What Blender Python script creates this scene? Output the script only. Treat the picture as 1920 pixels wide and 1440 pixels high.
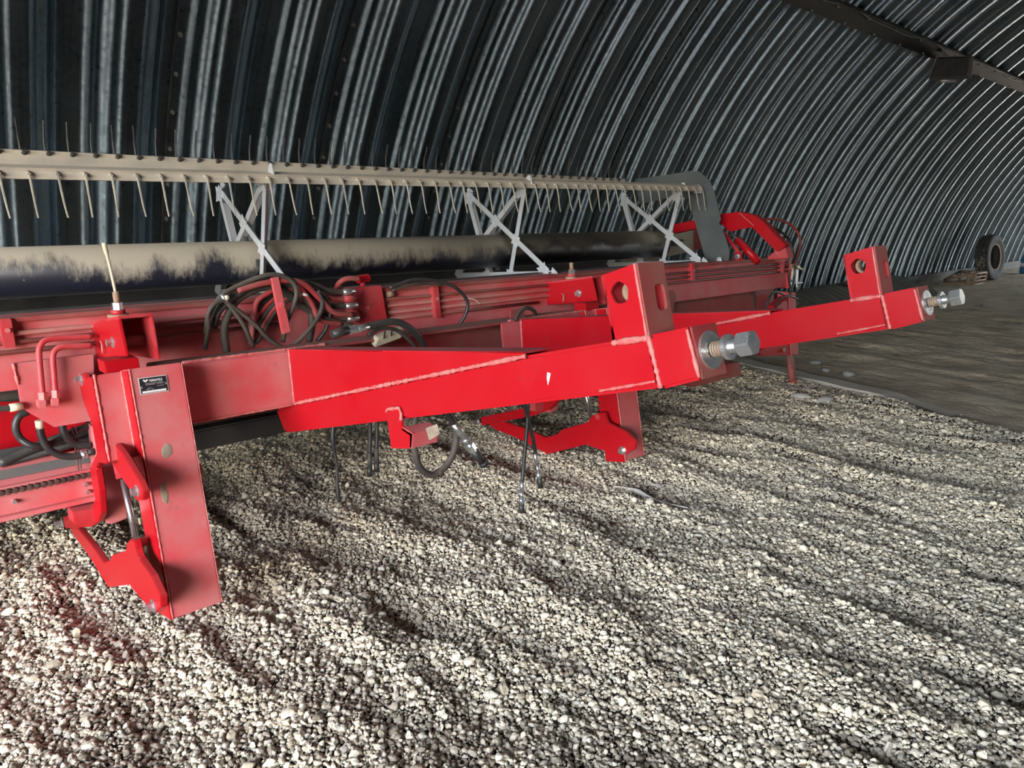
import bpy, bmesh, math, random
import numpy as np
from mathutils import Vector, Matrix
for o in list(bpy.data.objects): bpy.data.objects.remove(o, do_unlink=True)
random.seed(5); rng = np.random.default_rng(11)
S = bpy.context.scene
COL = S.collection

# ------------------------------------------------------------------ camera
F = 1400.0; VX, VY = 2510.0, 400.0
PITCH = math.atan((720-VY)/F); YAW = math.atan((VX-960)/F*math.cos(PITCH))
CAM = Vector((-0.83, -2.96, 1.6))
RT = Vector((math.sin(YAW), -math.cos(YAW), 0))
FW = Vector((math.cos(YAW)*math.cos(PITCH), math.sin(YAW)*math.cos(PITCH), -math.sin(PITCH)))
UP = RT.cross(FW)
cd = bpy.data.cameras.new('camera'); co = bpy.data.objects.new('camera', cd); COL.objects.link(co)
cd.sensor_fit = 'HORIZONTAL'; cd.sensor_width = 36.0; cd.lens = F*36.0/1920.0
cd.clip_start = 0.05; cd.clip_end = 400
m3 = Matrix((RT, UP, -FW)).transposed()
co.matrix_world = Matrix.Translation(CAM) @ m3.to_4x4()
S.camera = co

# ------------------------------------------------------------------ world / light
w = bpy.data.worlds.new('sky'); S.world = w; w.use_nodes = True
nt = w.node_tree; nt.nodes.clear()
out = nt.nodes.new('ShaderNodeOutputWorld'); bg = nt.nodes.new('ShaderNodeBackground')
sky = nt.nodes.new('ShaderNodeTexSky'); sky.sky_type = 'NISHITA'
sky.sun_disc = False; sky.sun_elevation = math.radians(40); sky.sun_rotation = math.radians(200)
sky.air_density = 1.0; sky.dust_density = 3.0; sky.ozone_density = 1.0
hz = nt.nodes.new('ShaderNodeMixRGB'); hz.inputs[0].default_value = 0.40; hz.inputs[2].default_value = (3.2, 3.25, 3.3, 1)
nt.links.new(sky.outputs[0], hz.inputs[1])
nt.links.new(hz.outputs[0], bg.inputs[0]); nt.links.new(bg.outputs[0], out.inputs[0])
bg.inputs[1].default_value = 1.0
DOOR_X = -7.0; DOOR = (-9.6, -0.2, 3.9)       # near end: wide open doorway, y from, y to, height
# daylight comes in through the open end of the hall; the portal only guides sampling of that sky light
XEND = 32.98; FAR = (-6.8, -0.2, 3.3)         # far end: doorway y from, y to, height
for nm, x, y, z, sy, sz, rz in (('near_portal', DOOR_X-0.05, (DOOR[0]+DOOR[1])/2, DOOR[2]/2, DOOR[1]-DOOR[0], DOOR[2], -90), ('far_portal', XEND+0.05, (FAR[0]+FAR[1])/2, FAR[2]/2, FAR[1]-FAR[0], FAR[2], 90)):
    pl = bpy.data.lights.new(nm, 'AREA'); pl.shape = 'RECTANGLE'; pl.size = sy; pl.size_y = sz; pl.cycles.is_portal = True
    po = bpy.data.objects.new(nm, pl); COL.objects.link(po)
    po.location = (x, y, z); po.rotation_euler = (math.radians(90), 0, math.radians(rz))
sun = bpy.data.lights.new('sun', 'SUN'); sun.energy = 2.2; sun.angle = math.radians(0.6); sun.color = (1.0, 0.93, 0.82)
so = bpy.data.objects.new('sun', sun); COL.objects.link(so)
so.rotation_euler = Vector((0.62, 0.45, -1.0)).to_track_quat('-Z', 'Y').to_euler()     # lights the yard and the sill of the doorway only
S.view_settings.view_transform = 'Standard'; S.view_settings.look = 'None'
S.view_settings.gamma = 1.0; S.view_settings.use_curve_mapping = False
S.view_settings.exposure = 2.6

# ------------------------------------------------------------------ helpers
def ray(x, y): return FW + RT*((x-960)/F) + UP*((720-y)/F)
K = 0.13                                   # lean of the header, Y = y0 + K*Z
def PX(x, y, X): r = ray(x, y); return CAM + r*((X-CAM.x)/r.x)
def PY(x, y, Y): r = ray(x, y); return CAM + r*((Y-CAM.y)/r.y)
def PZ(x, y, Z): r = ray(x, y); return CAM + r*((Z-CAM.z)/r.z)
def PT(x, y, y0, k=K):
    r = ray(x, y); n = Vector((0, 1, -k)); return CAM + r*((y0-n.dot(CAM))/n.dot(r))

def node_mat(name):
    m = bpy.data.materials.new(name); m.use_nodes = True
    return m, m.node_tree, m.node_tree.nodes['Principled BSDF']
def N(t, kind, **kw):
    n = t.nodes.new(kind)
    for k, v in kw.items():
        if k.startswith('i_'): n.inputs[k[2:].replace('_', ' ')].default_value = v
        else: setattr(n, k, v)
    return n
def mixc(t, fac, a, b):
    n = t.nodes.new('ShaderNodeMix'); n.data_type = 'RGBA'
    for sock, v in ((n.inputs[0], fac), (n.inputs[6], a), (n.inputs[7], b)):
        if hasattr(v, 'links'): t.links.new(v, sock)
        elif isinstance(v, (int, float)): sock.default_value = v
        else: sock.default_value = (*v, 1) if len(v) == 3 else v
    return n.outputs[2]
def math_n(t, op, a, b=None, clamp=False):
    n = t.nodes.new('ShaderNodeMath'); n.operation = op; n.use_clamp = clamp
    for i, v in enumerate((a, b)):
        if v is None: continue
        if hasattr(v, 'links'): t.links.new(v, n.inputs[i])
        else: n.inputs[i].default_value = v
    return n.outputs[0]
def ramp(t, v, lo, hi):
    n = t.nodes.new('ShaderNodeMapRange'); n.interpolation_type = 'SMOOTHSTEP'
    t.links.new(v, n.inputs[0]); n.inputs[1].default_value = lo; n.inputs[2].default_value = hi
    return n.outputs[0]
def noise(t, scale, detail=4, vec=None, rough=0.6):
    n = N(t, 'ShaderNodeTexNoise'); n.inputs['Scale'].default_value = scale; n.inputs['Detail'].default_value = detail
    n.inputs['Roughness'].default_value = rough
    if vec is None:
        g = N(t, 'ShaderNodeNewGeometry'); vec = g.outputs['Position']
    t.links.new(vec, n.inputs['Vector']); return n.outputs['Fac']
def scaled_pos(t, sx, sy, sz):
    g = N(t, 'ShaderNodeNewGeometry'); mp = N(t, 'ShaderNodeMapping'); mp.inputs['Scale'].default_value = (sx, sy, sz)
    t.links.new(g.outputs['Position'], mp.inputs['Vector']); return mp.outputs['Vector']

def paint(name, base, dust, amount, up=0.6, rough=0.38, dirt=0.0, metal=0.0, scale=5.0, spec=0.5, coat=0.0, bump=0.0):
    """painted or bare surface with a settled dust film: even film `amount`, more on faces turned up (`up`)"""
    m, t, b = node_mat(name)
    n1 = noise(t, scale, 6); n2 = noise(t, scale*9, 5)
    g = N(t, 'ShaderNodeNewGeometry'); sep = N(t, 'ShaderNodeSeparateXYZ'); t.links.new(g.outputs['Normal'], sep.inputs[0])
    upf = ramp(t, sep.outputs['Z'], 0.35, 0.95)
    f1 = math_n(t, 'MULTIPLY', ramp(t, n1, 0.25, 0.72), amount*1.5)
    f2 = math_n(t, 'MULTIPLY', upf, up)
    f = math_n(t, 'ADD', f1, f2, True)
    f = math_n(t, 'MULTIPLY', f, math_n(t, 'ADD', math_n(t, 'MULTIPLY', n2, 0.5), 0.72), True)
    col = mixc(t, f, base, dust)
    if dirt:
        d = math_n(t, 'MULTIPLY', ramp(t, noise(t, scale*3.3, 8), 0.62, 0.72), dirt)
        col = mixc(t, d, col, (0.10, 0.075, 0.055))
    t.links.new(col, b.inputs['Base Color'])
    r = math_n(t, 'ADD', math_n(t, 'MULTIPLY', f, 0.75-rough), rough, True)
    t.links.new(r, b.inputs['Roughness'])
    b.inputs['Metallic'].default_value = metal
    b.inputs['Specular IOR Level'].default_value = spec
    if coat: b.inputs['Coat Weight'].default_value = coat; b.inputs['Coat Roughness'].default_value = 0.15
    if bump:
        bn = N(t, 'ShaderNodeBump'); bn.inputs['Strength'].default_value = bump; bn.inputs['Distance'].default_value = 0.004
        t.links.new(n2, bn.inputs['Height']); t.links.new(bn.outputs[0], b.inputs['Normal'])
    return m
DUST = (0.33, 0.25, 0.18)
PINK = (0.50, 0.140, 0.140)
RED = (0.40, 0.002, 0.008)
M = {}
M['red'] = paint('red_paint', RED, (0.42, 0.05, 0.05), 0.08, up=0.5, rough=0.34, spec=0.35, dirt=0.10)
M['red_dusty'] = paint('red_paint_dusty', (0.55, 0.05, 0.06), PINK, 0.85, up=0.5, rough=0.5, dirt=0.25, scale=4)
M['red_dark'] = paint('red_paint_brown_dust', (0.30, 0.018, 0.022), (0.26, 0.13, 0.10), 0.50, up=0.6, rough=0.55, scale=4)
M['red_mid'] = paint('red_paint_light_dust', (0.42, 0.006, 0.014), PINK, 0.28, up=0.5, rough=0.45, dirt=0.12, scale=5)
M['weld'] = paint('weld_bead', (0.58, 0.06, 0.07), (0.54, 0.24, 0.20), 0.5, up=0.4, rough=0.35, scale=40)
M['dirt'] = paint('caked_dirt', (0.20, 0.15, 0.11), (0.33, 0.26, 0.19), 0.5, rough=0.9, scale=30, bump=0.6)
M['alu'] = paint('bare_aluminium', (0.74, 0.76, 0.79), (0.52, 0.49, 0.45), 0.22, up=0.3, rough=0.36, metal=0.55, scale=6)
M['alu_dark'] = paint('grimy_aluminium', (0.16, 0.165, 0.17), (0.22, 0.20, 0.17), 0.35, up=0.35, rough=0.5, metal=0.4, scale=6)
M['bat'] = paint('dusty_bat', (0.42, 0.38, 0.33), (0.56, 0.49, 0.39), 0.65, up=0.5, rough=0.55, metal=0.15, scale=9)
M['finger'] = paint('finger_steel', (0.20, 0.18, 0.15), (0.42, 0.37, 0.29), 0.55, up=0.2, rough=0.6, scale=9)
M['finger_dark'] = paint('finger_black', (0.018, 0.018, 0.02), (0.08, 0.07, 0.06), 0.35, up=0.2, rough=0.6, scale=9)
M['zinc'] = paint('zinc_bolt', (0.72, 0.74, 0.76), (0.45, 0.36, 0.28), 0.18, up=0.15, rough=0.22, metal=0.9, scale=25)
M['chrome'] = paint('cylinder_rod', (0.70, 0.72, 0.74), (0.5, 0.45, 0.4), 0.12, up=0.1, rough=0.2, metal=0.95, scale=8)
M['rust'] = paint('rusty_steel', (0.30, 0.17, 0.10), (0.40, 0.30, 0.22), 0.5, rough=0.7, metal=0.2, scale=30)
M['rubber'] = paint('black_hose', (0.012, 0.013, 0.015), (0.10, 0.085, 0.07), 0.18, up=0.25, rough=0.42, scale=8)
M['hose_dusty'] = paint('dusty_hose', (0.022, 0.020, 0.019), (0.12, 0.09, 0.068), 0.40, up=0.5, rough=0.65, scale=8)
M['hose_red'] = paint('red_oversprayed_hose', (0.30, 0.018, 0.022), (0.25, 0.11, 0.09), 0.45, up=0.3, rough=0.6, scale=8)
M['grey'] = paint('grey_shield', (0.060, 0.070, 0.074), (0.13, 0.135, 0.125), 0.30, up=0.3, rough=0.45, scale=3.5)
M['black'] = paint('black_steel', (0.022, 0.022, 0.024), (0.09, 0.08, 0.07), 0.35, up=0.3, rough=0.5, scale=6)
M['concrete'] = paint('old_concrete', (0.50, 0.46, 0.40), (0.64, 0.57, 0.47), 0.5, up=0.5, rough=0.9, dirt=0.25, scale=6, bump=0.5)
M['tan'] = paint('tan_sheet', (0.28, 0.24, 0.19), (0.38, 0.33, 0.26), 0.5, up=0.2, rough=0.8, scale=5)
M['cream'] = paint('cream_plastic', (0.62, 0.54, 0.38), (0.45, 0.36, 0.26), 0.35, up=0.3, rough=0.5, scale=20)
M['white'] = paint('white_marking', (0.75, 0.74, 0.72), (0.6, 0.58, 0.55), 0.1, rough=0.4)
M['plate'] = paint('black_plate', (0.012, 0.012, 0.016), (0.05, 0.05, 0.05), 0.15, up=0.0, rough=0.3)
M['silver'] = paint('silver_plate', (0.62, 0.58, 0.56), (0.5, 0.46, 0.43), 0.2, up=0.0, rough=0.35, metal=0.4)
M['tyre'] = paint('tyre_rubber', (0.028, 0.028, 0.030), (0.10, 0.09, 0.08), 0.35, up=0.3, rough=0.8, scale=5, bump=0.5)
M['blue'] = paint('blue_cylinder', (0.02, 0.13, 0.28), (0.15, 0.2, 0.25), 0.25, rough=0.4)
M['leaf'] = paint('dry_leaf', (0.13, 0.06, 0.03), (0.22, 0.13, 0.08), 0.5, rough=0.8, scale=40)
M['stick'] = paint('grey_stick', (0.34, 0.30, 0.25), (0.5, 0.47, 0.43), 0.5, rough=0.8, scale=40)
M['straw'] = paint('straw', (0.55, 0.45, 0.30), (0.62, 0.54, 0.40), 0.5, rough=0.8, scale=40)
M['pebble'] = paint('pale_cobble', (0.36, 0.35, 0.33), (0.46, 0.44, 0.40), 0.5, rough=0.8, scale=14)
M['chain'] = paint('oily_chain', (0.06, 0.035, 0.03), (0.20, 0.11, 0.09), 0.4, up=0.3, rough=0.5, metal=0.4, scale=30)
M['sheet'] = paint('grey_roof_sheet', (0.22, 0.225, 0.21), (0.34, 0.33, 0.29), 0.4, up=0.4, rough=0.6, metal=0.2, scale=4)

def tube_mat():                                   # reel tube: blue-black paint under dust, washed off in rings
    m, t, b = node_mat('reel_tube_paint')
    g = N(t, 'ShaderNodeNewGeometry'); sep = N(t, 'ShaderNodeSeparateXYZ'); t.links.new(g.outputs['Normal'], sep.inputs[0])
    rings = noise(t, 1.0, 5, scaled_pos(t, 6.0, 2.2, 2.6), 0.72)
    fine = noise(t, 1.0, 6, scaled_pos(t, 26.0, 5.0, 5.0), 0.7)
    up = math_n(t, 'ADD', sep.outputs['Z'], math_n(t, 'MULTIPLY', math_n(t, 'SUBTRACT', rings, 0.5), 3.3))
    up = math_n(t, 'ADD', up, math_n(t, 'MULTIPLY', math_n(t, 'SUBTRACT', fine, 0.5), 0.35))
    f = math_n(t, 'MULTIPLY', ramp(t, up, -0.35, 0.55), 0.95)
    sp = math_n(t, 'MULTIPLY', ramp(t, noise(t, 60, 3), 0.66, 0.74), 0.25)
    f = math_n(t, 'MAXIMUM', f, sp)
    t.links.new(mixc(t, f, (0.010, 0.011, 0.020), (0.33, 0.285, 0.22)), b.inputs['Base Color'])
    t.links.new(math_n(t, 'ADD', math_n(t, 'MULTIPLY', f, 0.45), 0.42), b.inputs['Roughness'])
    return m
M['tube'] = tube_mat()
def galv_mat():
    m, t, b = node_mat('galvanised_sheet')
    v = N(t, 'ShaderNodeTexVoronoi'); v.inputs['Scale'].default_value = 70
    g = N(t, 'ShaderNodeNewGeometry'); t.links.new(g.outputs['Position'], v.inputs['Vector'])
    sp = noise(t, 30, 6); big = noise(t, 1.3, 5)
    str_ = noise(t, 1.0, 4, scaled_pos(t, 40, 0.8, 0.8))
    c = mixc(t, ramp(t, big, 0.3, 0.7), (0.20, 0.255, 0.30), (0.30, 0.37, 0.43))
    c = mixc(t, math_n(t, 'MULTIPLY', ramp(t, sp, 0.35, 0.7), 0.35), c, (0.40, 0.49, 0.56))
    c = mixc(t, math_n(t, 'MULTIPLY', ramp(t, str_, 0.5, 0.7), 0.45), c, (0.12, 0.118, 0.115))
    t.links.new(c, b.inputs['Base Color']); b.inputs['Metallic'].default_value = 1.0
    rr = N(t, 'ShaderNodeMath', operation='MULTIPLY_ADD'); t.links.new(sp, rr.inputs[0]); rr.inputs[1].default_value = 0.22; rr.inputs[2].default_value = 0.20
    t.links.new(rr.outputs[0], b.inputs['Roughness'])
    tg = N(t, 'ShaderNodeTangent', direction_type='RADIAL', axis='X'); t.links.new(tg.outputs[0], b.inputs['Tangent'])
    b.inputs['Anisotropic'].default_value = 0.8
    bn = N(t, 'ShaderNodeBump'); bn.inputs['Strength'].default_value = 0.12; bn.inputs['Distance'].default_value = 0.01
    t.links.new(sp, bn.inputs['Height']); t.links.new(bn.outputs[0], b.inputs['Normal'])
    return m
M['galv'] = galv_mat()
M['footing'] = paint('footing_concrete', (0.12, 0.115, 0.105), (0.19, 0.175, 0.15), 0.5, up=0.4, rough=0.9, dirt=0.3, scale=5, bump=0.5)  # darker concrete than the edge strip
M['purlin'] = paint('dark_purlin', (0.024, 0.024, 0.024), (0.05, 0.045, 0.04), 0.3, up=0.1, rough=0.6, metal=0.5, scale=3)

# ---- mesh builders
def link(name, me, mat, parent=None):
    o = bpy.data.objects.new(name, me); COL.objects.link(o)
    if mat is not None and not me.materials: me.materials.append(M[mat] if isinstance(mat, str) else mat)
    if parent is not None: o.parent = parent
    return o
def from_bm(name, bm, mat, parent=None, smooth=False):
    bmesh.ops.recalc_face_normals(bm, faces=bm.faces)
    me = bpy.data.meshes.new(name); bm.to_mesh(me); bm.free()
    if smooth:
        for p in me.polygons: p.use_smooth = True
    return link(name, me, mat, parent)
def dup(o, dx, parent=None):
    """copy of a part (and its sub-parts) moved along X"""
    c = o.copy(); COL.objects.link(c); c.parent = parent; c.location.x += dx
    for ch in [k for k in bpy.data.objects if k.parent == o]:
        d = ch.copy(); COL.objects.link(d); d.parent = c
    return c
def bev(bm, w, seg=2):
    if w: bmesh.ops.bevel(bm, geom=[e for e in bm.edges if len(e.link_faces) == 2 and e.calc_face_angle(0) > 0.5], offset=w, segments=seg, affect='EDGES', clamp_overlap=True)
def add_prism(bm, pts, ext, holes=()):
    loops = [list(pts)] + [list(h) for h in holes]
    layers = []
    for off in (Vector((0, 0, 0)), ext):
        es = []; ls = []
        for lp in loops:
            vs = [bm.verts.new(p+off) for p in lp]; ls.append(vs)
            es += [bm.edges.new((vs[i], vs[(i+1) % len(vs)])) for i in range(len(vs))]
        if holes: bmesh.ops.triangle_fill(bm, edges=es, use_beauty=True)
        else: bm.faces.new(ls[0])
        layers.append(ls)
    for a, b in zip(*layers):
        for i in range(len(a)):
            j = (i+1) % len(a); bm.faces.new((a[i], a[j], b[j], b[i]))
def prism(name, pts, ext, mat, parent, holes=(), bevel=0.003):
    bm = bmesh.new(); add_prism(bm, pts, Vector(ext), holes)
    bmesh.ops.recalc_face_normals(bm, faces=bm.faces)
    if bevel and not holes: bev(bm, bevel)
    return from_bm(name, bm, mat, parent)
def add_box(bm, c, u, v, w):
    """corner c and three edge vectors"""
    c, u, v, w = map(Vector, (c, u, v, w)); add_prism(bm, [c, c+u, c+u+v, c+v], w)
def box(name, c, u, v, w, mat, parent, bevel=0.003):
    bm = bmesh.new(); add_box(bm, c, u, v, w); bmesh.ops.recalc_face_normals(bm, faces=bm.faces); bev(bm, bevel)
    return from_bm(name, bm, mat, parent)
def tbox(name, x0, x1, z0, z1, y0, depth, mat, parent, bevel=0.004, k=K):
    """box whose front leans with the header"""
    return box(name, (x0, y0+k*z0, z0), (x1-x0, 0, 0), (0, k*(z1-z0), z1-z0), (0, depth, 0), mat, parent, bevel)
def frame_of(d):
    d = Vector(d).normalized(); a = Vector((0, 0, 1)) if abs(d.z) < 0.9 else Vector((1, 0, 0))
    u = d.cross(a).normalized(); return d, u, d.cross(u)
def add_cyl(bm, p0, p1, r0, r1=None, n=16, rot=0.0):
    p0, p1 = Vector(p0), Vector(p1); r1 = r0 if r1 is None else r1
    d, u, v = frame_of(p1-p0)
    ra = [bm.verts.new(p0+(u*math.cos(a)+v*math.sin(a))*r0) for a in [2*math.pi*i/n+rot for i in range(n)]]
    rb = [bm.verts.new(p1+(u*math.cos(a)+v*math.sin(a))*r1) for a in [2*math.pi*i/n+rot for i in range(n)]]
    for i in range(n): bm.faces.new((ra[i], ra[(i+1) % n], rb[(i+1) % n], rb[i]))
    bm.faces.new(ra); bm.faces.new(rb)
def cyl(name, p0, p1, r, mat, parent, r1=None, n=16, bevel=0.0):
    bm = bmesh.new(); add_cyl(bm, p0, p1, r, r1, n); bmesh.ops.recalc_face_normals(bm, faces=bm.faces)
    if bevel: bev(bm, bevel)
    o = from_bm(name, bm, mat, parent)
    for p in o.data.polygons: p.use_smooth = len(p.vertices) == 4
    return o
def spline(pts, sub=8):
    pts = [Vector(p) for p in pts]
    if len(pts) < 3: return pts
    P_ = [pts[0]*2-pts[1]]+pts+[pts[-1]*2-pts[-2]]; out_ = []
    for i in range(1, len(P_)-2):
        a, b, c, d = P_[i-1:i+3]
        for k in range(sub):
            t = k/sub
            out_.append(0.5*((2*b)+(c-a)*t+(2*a-5*b+4*c-d)*t*t+(3*b-3*c+d-a)*t**3))
    out_.append(pts[-1]); return out_
def add_sweep(bm, path, r, n=10, jit=0.0):
    rr = r if callable(r) else (lambda t: r)
    d0 = (path[1]-path[0]).normalized(); _, u, v = frame_of(d0); prev = None; rings = []
    for i, p in enumerate(path):
        d = (path[min(i+1, len(path)-1)]-path[max(i-1, 0)]).normalized()
        u = (u-d*u.dot(d)).normalized(); v = d.cross(u)
        q = rr(i/(len(path)-1))*(1+jit*(random.random()-0.5)*2)
        rings.append([bm.verts.new(p+(u*math.cos(2*math.pi*k/n)+v*math.sin(2*math.pi*k/n))*q) for k in range(n)])
    for a, b in zip(rings, rings[1:]):
        for k in range(n): bm.faces.new((a[k], a[(k+1) % n], b[(k+1) % n], b[k]))
    bm.faces.new(rings[0]); bm.faces.new(rings[-1])
def hose(name, pts, r, mat, parent, n=10, sub=8):
    bm = bmesh.new(); add_sweep(bm, spline(pts, sub), r, n)
    return from_bm(name, bm, mat, parent, True)
def weld(pts, r, parent, name='weld_bead'):
    path = []; pts = [Vector(p) for p in pts]
    for a, b in zip(pts, pts[1:]):
        n = max(2, int((b-a).length/0.008)); path += [a.lerp(b, i/n) for i in range(n)]
    path.append(pts[-1]); bm = bmesh.new(); add_sweep(bm, path, r, 7, 0.35)
    return from_bm(name, bm, 'weld', parent, True)
def add_hex(bm, p, d, r, h): add_cyl(bm, p, Vector(p)+Vector(d).normalized()*h, r, n=6)
def bolt(name, p, d, r, parent, mat='zinc', h=None, washer=True, stub=0.0):
    p = Vector(p); d = Vector(d).normalized(); h = h or r*0.8; bm = bmesh.new()
    if washer: add_cyl(bm, p-d*0.001, p+d*r*0.22, r*1.55, n=16)
    add_hex(bm, p+d*r*0.2, d, r, h)
    if stub: add_cyl(bm, p+d*(h+r*0.2), p+d*(h+r*0.2+stub), r*0.55, n=10)
    return from_bm(name, bm, mat, parent)
_shared = {}
def shared(name, key, build, mat, parent, loc, rot=None):
    """alike pieces share one mesh"""
    if key not in _shared:
        bm = bmesh.new(); build(bm); bmesh.ops.recalc_face_normals(bm, faces=bm.faces)
        me = bpy.data.meshes.new(key); bm.to_mesh(me); bm.free(); me.materials.append(M[mat]); _shared[key] = me
    o = bpy.data.objects.new(name, _shared[key]); COL.objects.link(o); o.parent = parent; o.location = loc
    if rot is not None: o.rotation_euler = rot
    return o
def empty(name, loc=(0, 0, 0)):
    o = bpy.data.objects.new(name, None); COL.objects.link(o); o.location = loc; o.empty_display_size = 0.1; return o
def tag(o, label, cat, group=None):
    o['label'] = label; o['category'] = cat
    if group: o['group'] = group
    return o
def struct(o, label=None):
    o['kind'] = 'structure'
    if label: o['label'] = label
    return o

# ------------------------------------------------------------------ the hall: arched corrugated shell
AR, AYC, AZC = 7.0, -3.0, -1.0
PITCHX = 1.32; SEAM0 = 1.30
def arch_pt(X, r, a): return (X, AYC+r*math.cos(a), AZC+r*math.sin(a))
_half = [(0.0, 0.0), (0.050, 0.0), (0.080, 0.006), (0.105, 0.022), (0.126, 0.042), (0.140, 0.072), (0.156, 0.094), (0.178, 0.110), (0.205, 0.122), (0.226, 0.140), (0.240, 0.166), (0.256, 0.184), (0.278, 0.196), (0.305, 0.200)]
_full = [Vector((u, d, 0)) for u, d in _half]+[Vector((0.66-u, d, 0)) for u, d in reversed(_half[1:])]
PROF = [(p.x, max(p.y, 0.0)) for p in spline(_full, 3)]
A0 = math.asin((0.10-AZC)/AR); A1 = math.pi-A0; NA = 72
def build_panel(bm):
    cols = [(u+0.66*h, d) for h in (0, 1) for u, d in PROF[:-1]] + [(1.32, 0.0), (1.345, 0.003)]
    g = [[bm.verts.new(arch_pt(u, AR-d, A0+(A1-A0)*i/NA)) for u, d in cols] for i in range(NA+1)]
    for i in range(NA):
        for j in range(len(cols)-1): bm.faces.new((g[i][j], g[i+1][j], g[i+1][j+1], g[i][j+1])).smooth = True
wall = struct(empty('wall_arch', (0, 0, 0)), 'dark galvanised corrugated arch shell of the hall')
def build_seam(bm):                                  # dark open lap beside each row of bolts
    g = [[bm.verts.new(arch_pt(u, AR-0.0065, A0+(A1-A0)*i/NA)) for u in (-0.006, 0.010)] for i in range(NA+1)]
    for i in range(NA): bm.faces.new((g[i][0], g[i+1][0], g[i+1][1], g[i][1]))
def build_wbolt(bm):
    add_cyl(bm, (0, 0.006, 0), (0, -0.008, 0), 0.016, n=10); add_cyl(bm, (0, -0.006, 0), (0, -0.028, 0), 0.008, n=6)
NPAN = 28
for k in range(-7, NPAN-5+1):
    X = SEAM0+PITCHX*k
    p = shared('arch_panel', 'arch_panel_mesh', build_panel, 'galv', wall, (X, 0, 0))
    if k < 14: shared('seam_gap', 'seam_gap_mesh', build_seam, 'black', p, (0, 0, 0))
    if -1 <= k <= 7:
        da = 0.29/AR; n = 15 if k < 3 else 14
        for q in range(n):
            a = A0+0.175+da*q*1.0; pos = arch_pt(0.034, AR-0.004, a)
            shared('bolt', 'wall_bolt_mesh', build_wbolt, 'alu_dark', p, pos, (a, 0, 0))
# end walls with their open doorways
def end_wall(name, x, d, label):
    bm = bmesh.new(); vs = [Vector(arch_pt(x, AR, A0+(A1-A0)*i/40)) for i in range(41)]
    vs = [Vector((x, vs[0].y, -0.2))]+vs+[Vector((x, vs[-1].y, -0.2)), Vector((x, d[0], -0.2)), Vector((x, d[0], d[2])), Vector((x, d[1], d[2])), Vector((x, d[1], -0.2))]
    add_prism(bm, vs, Vector((0.04, 0, 0))); struct(from_bm(name, bm, 'purlin'), label)
end_wall('wall_front', DOOR_X, DOOR, 'near end wall with its wide open doorway')
end_wall('wall_end', XEND-.04, FAR, 'far end wall with an open doorway')
# concrete footing under the arch, both sides
yw = AYC+AR*math.cos(A0)
bm = bmesh.new(); add_box(bm, (DOOR_X, yw-0.26, -0.3), (XEND-DOOR_X, 0, 0), (0, 0.5, 0), (0, 0, 0.44)); bev(bm, 0.02)
struct(from_bm('baseboard_back', bm, 'footing'), 'low grey concrete footing along the foot of the arch')
bm = bmesh.new(); add_box(bm, (DOOR_X, 2*AYC-yw-0.24, -0.3), (XEND-DOOR_X, 0, 0), (0, 0.5, 0), (0, 0, 0.44)); bev(bm, 0.02)
struct(from_bm('baseboard_front', bm, 'footing'))
# longitudinal roof beam with its cable
ab = math.asin((4.165-AZC)/AR)
rad = Vector((0, math.cos(ab), math.sin(ab))); tan = Vector((0, -math.sin(ab), math.cos(ab)))
cb = Vector((0, AYC, AZC))+rad*(AR-0.205)
beam = box('trim_1', cb+Vector((SEAM0, 0, 0))-tan*0.11-rad*0.06, (XEND-SEAM0-0.1, 0, 0), tan*0.22, rad*0.07, 'purlin', None)
struct(beam, 'long dark steel roof beam carrying a cable')
box('flange', cb+Vector((SEAM0, 0, 0))+tan*0.10-rad*0.10, (XEND-SEAM0-0.1, 0, 0), tan*0.012, rad*0.10, 'purlin', beam, 0)
pts = [cb+Vector((x, 0, 0))+tan*(0.075+0.02*math.sin(x*2.3)+0.012*math.sin(x*5.1))-rad*0.075 for x in np.arange(SEAM0+1, XEND-2, 0.35)]
hose('cable', pts, 0.008, 'alu_dark', beam, 6, 2)
def build_rbolt(bm):
    d = -rad; add_cyl(bm, -d*0.005, d*0.012, 0.014, n=8); add_cyl(bm, d*0.01, d*0.03, 0.008, n=6)
for i in range(40):
    shared('bolt', 'beam_bolt_mesh', build_rbolt, 'zinc', beam, cb+Vector((4.2+i*0.44, 0, 0))+tan*(-0.085 if i % 2 else 0.06)-rad*0.06)

# ------------------------------------------------------------------ the ground
def gnoise(x, y):
    s = np.zeros_like(x)
    for a, fx, fy, ph in ((0.016, 1.9, 2.6, 0.3), (0.012, -2.3, 4.1, 1.7), (0.010, 4.7, 3.3, 2.2), (0.008, 6.1, -5.3, 0.9), (0.006, 9.7, 8.1, 4.0), (0.005, -13.0, 11.0, 2.0)):
        s = s+a*np.sin(fx*x+fy*y+ph+1.3*np.sin(0.7*x-0.9*y+ph))
    return s
def vnoise(x, y, seed):
    x = np.asarray(x, float)+37.3*seed; y = np.asarray(y, float)+91.7*seed
    xi, yi = np.floor(x), np.floor(y); fx, fy = x-xi, y-yi; fx = fx*fx*(3-2*fx); fy = fy*fy*(3-2*fy)
    def h(a, b): q_ = np.sin(a*127.1+b*311.7+seed*17.17)*43758.5453; return q_-np.floor(q_)
    return (h(xi, yi)*(1-fx)+h(xi+1, yi)*fx)*(1-fy)+(h(xi, yi+1)*(1-fx)+h(xi+1, yi+1)*fx)*fy
E1 = PZ(1395, 688, -0.03); E2 = PZ(1650, 748, -0.03); E3 = PZ(1838, 793, -0.03)
edir = (E3-E1).normalized(); enor = Vector((-edir.y, edir.x, 0))
if enor.x < 0: enor = -enor
def edge_d(x, y): return (x-E1.x)*enor.x+(y-E1.y)*enor.y        # >0 beyond the concrete strip
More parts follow.
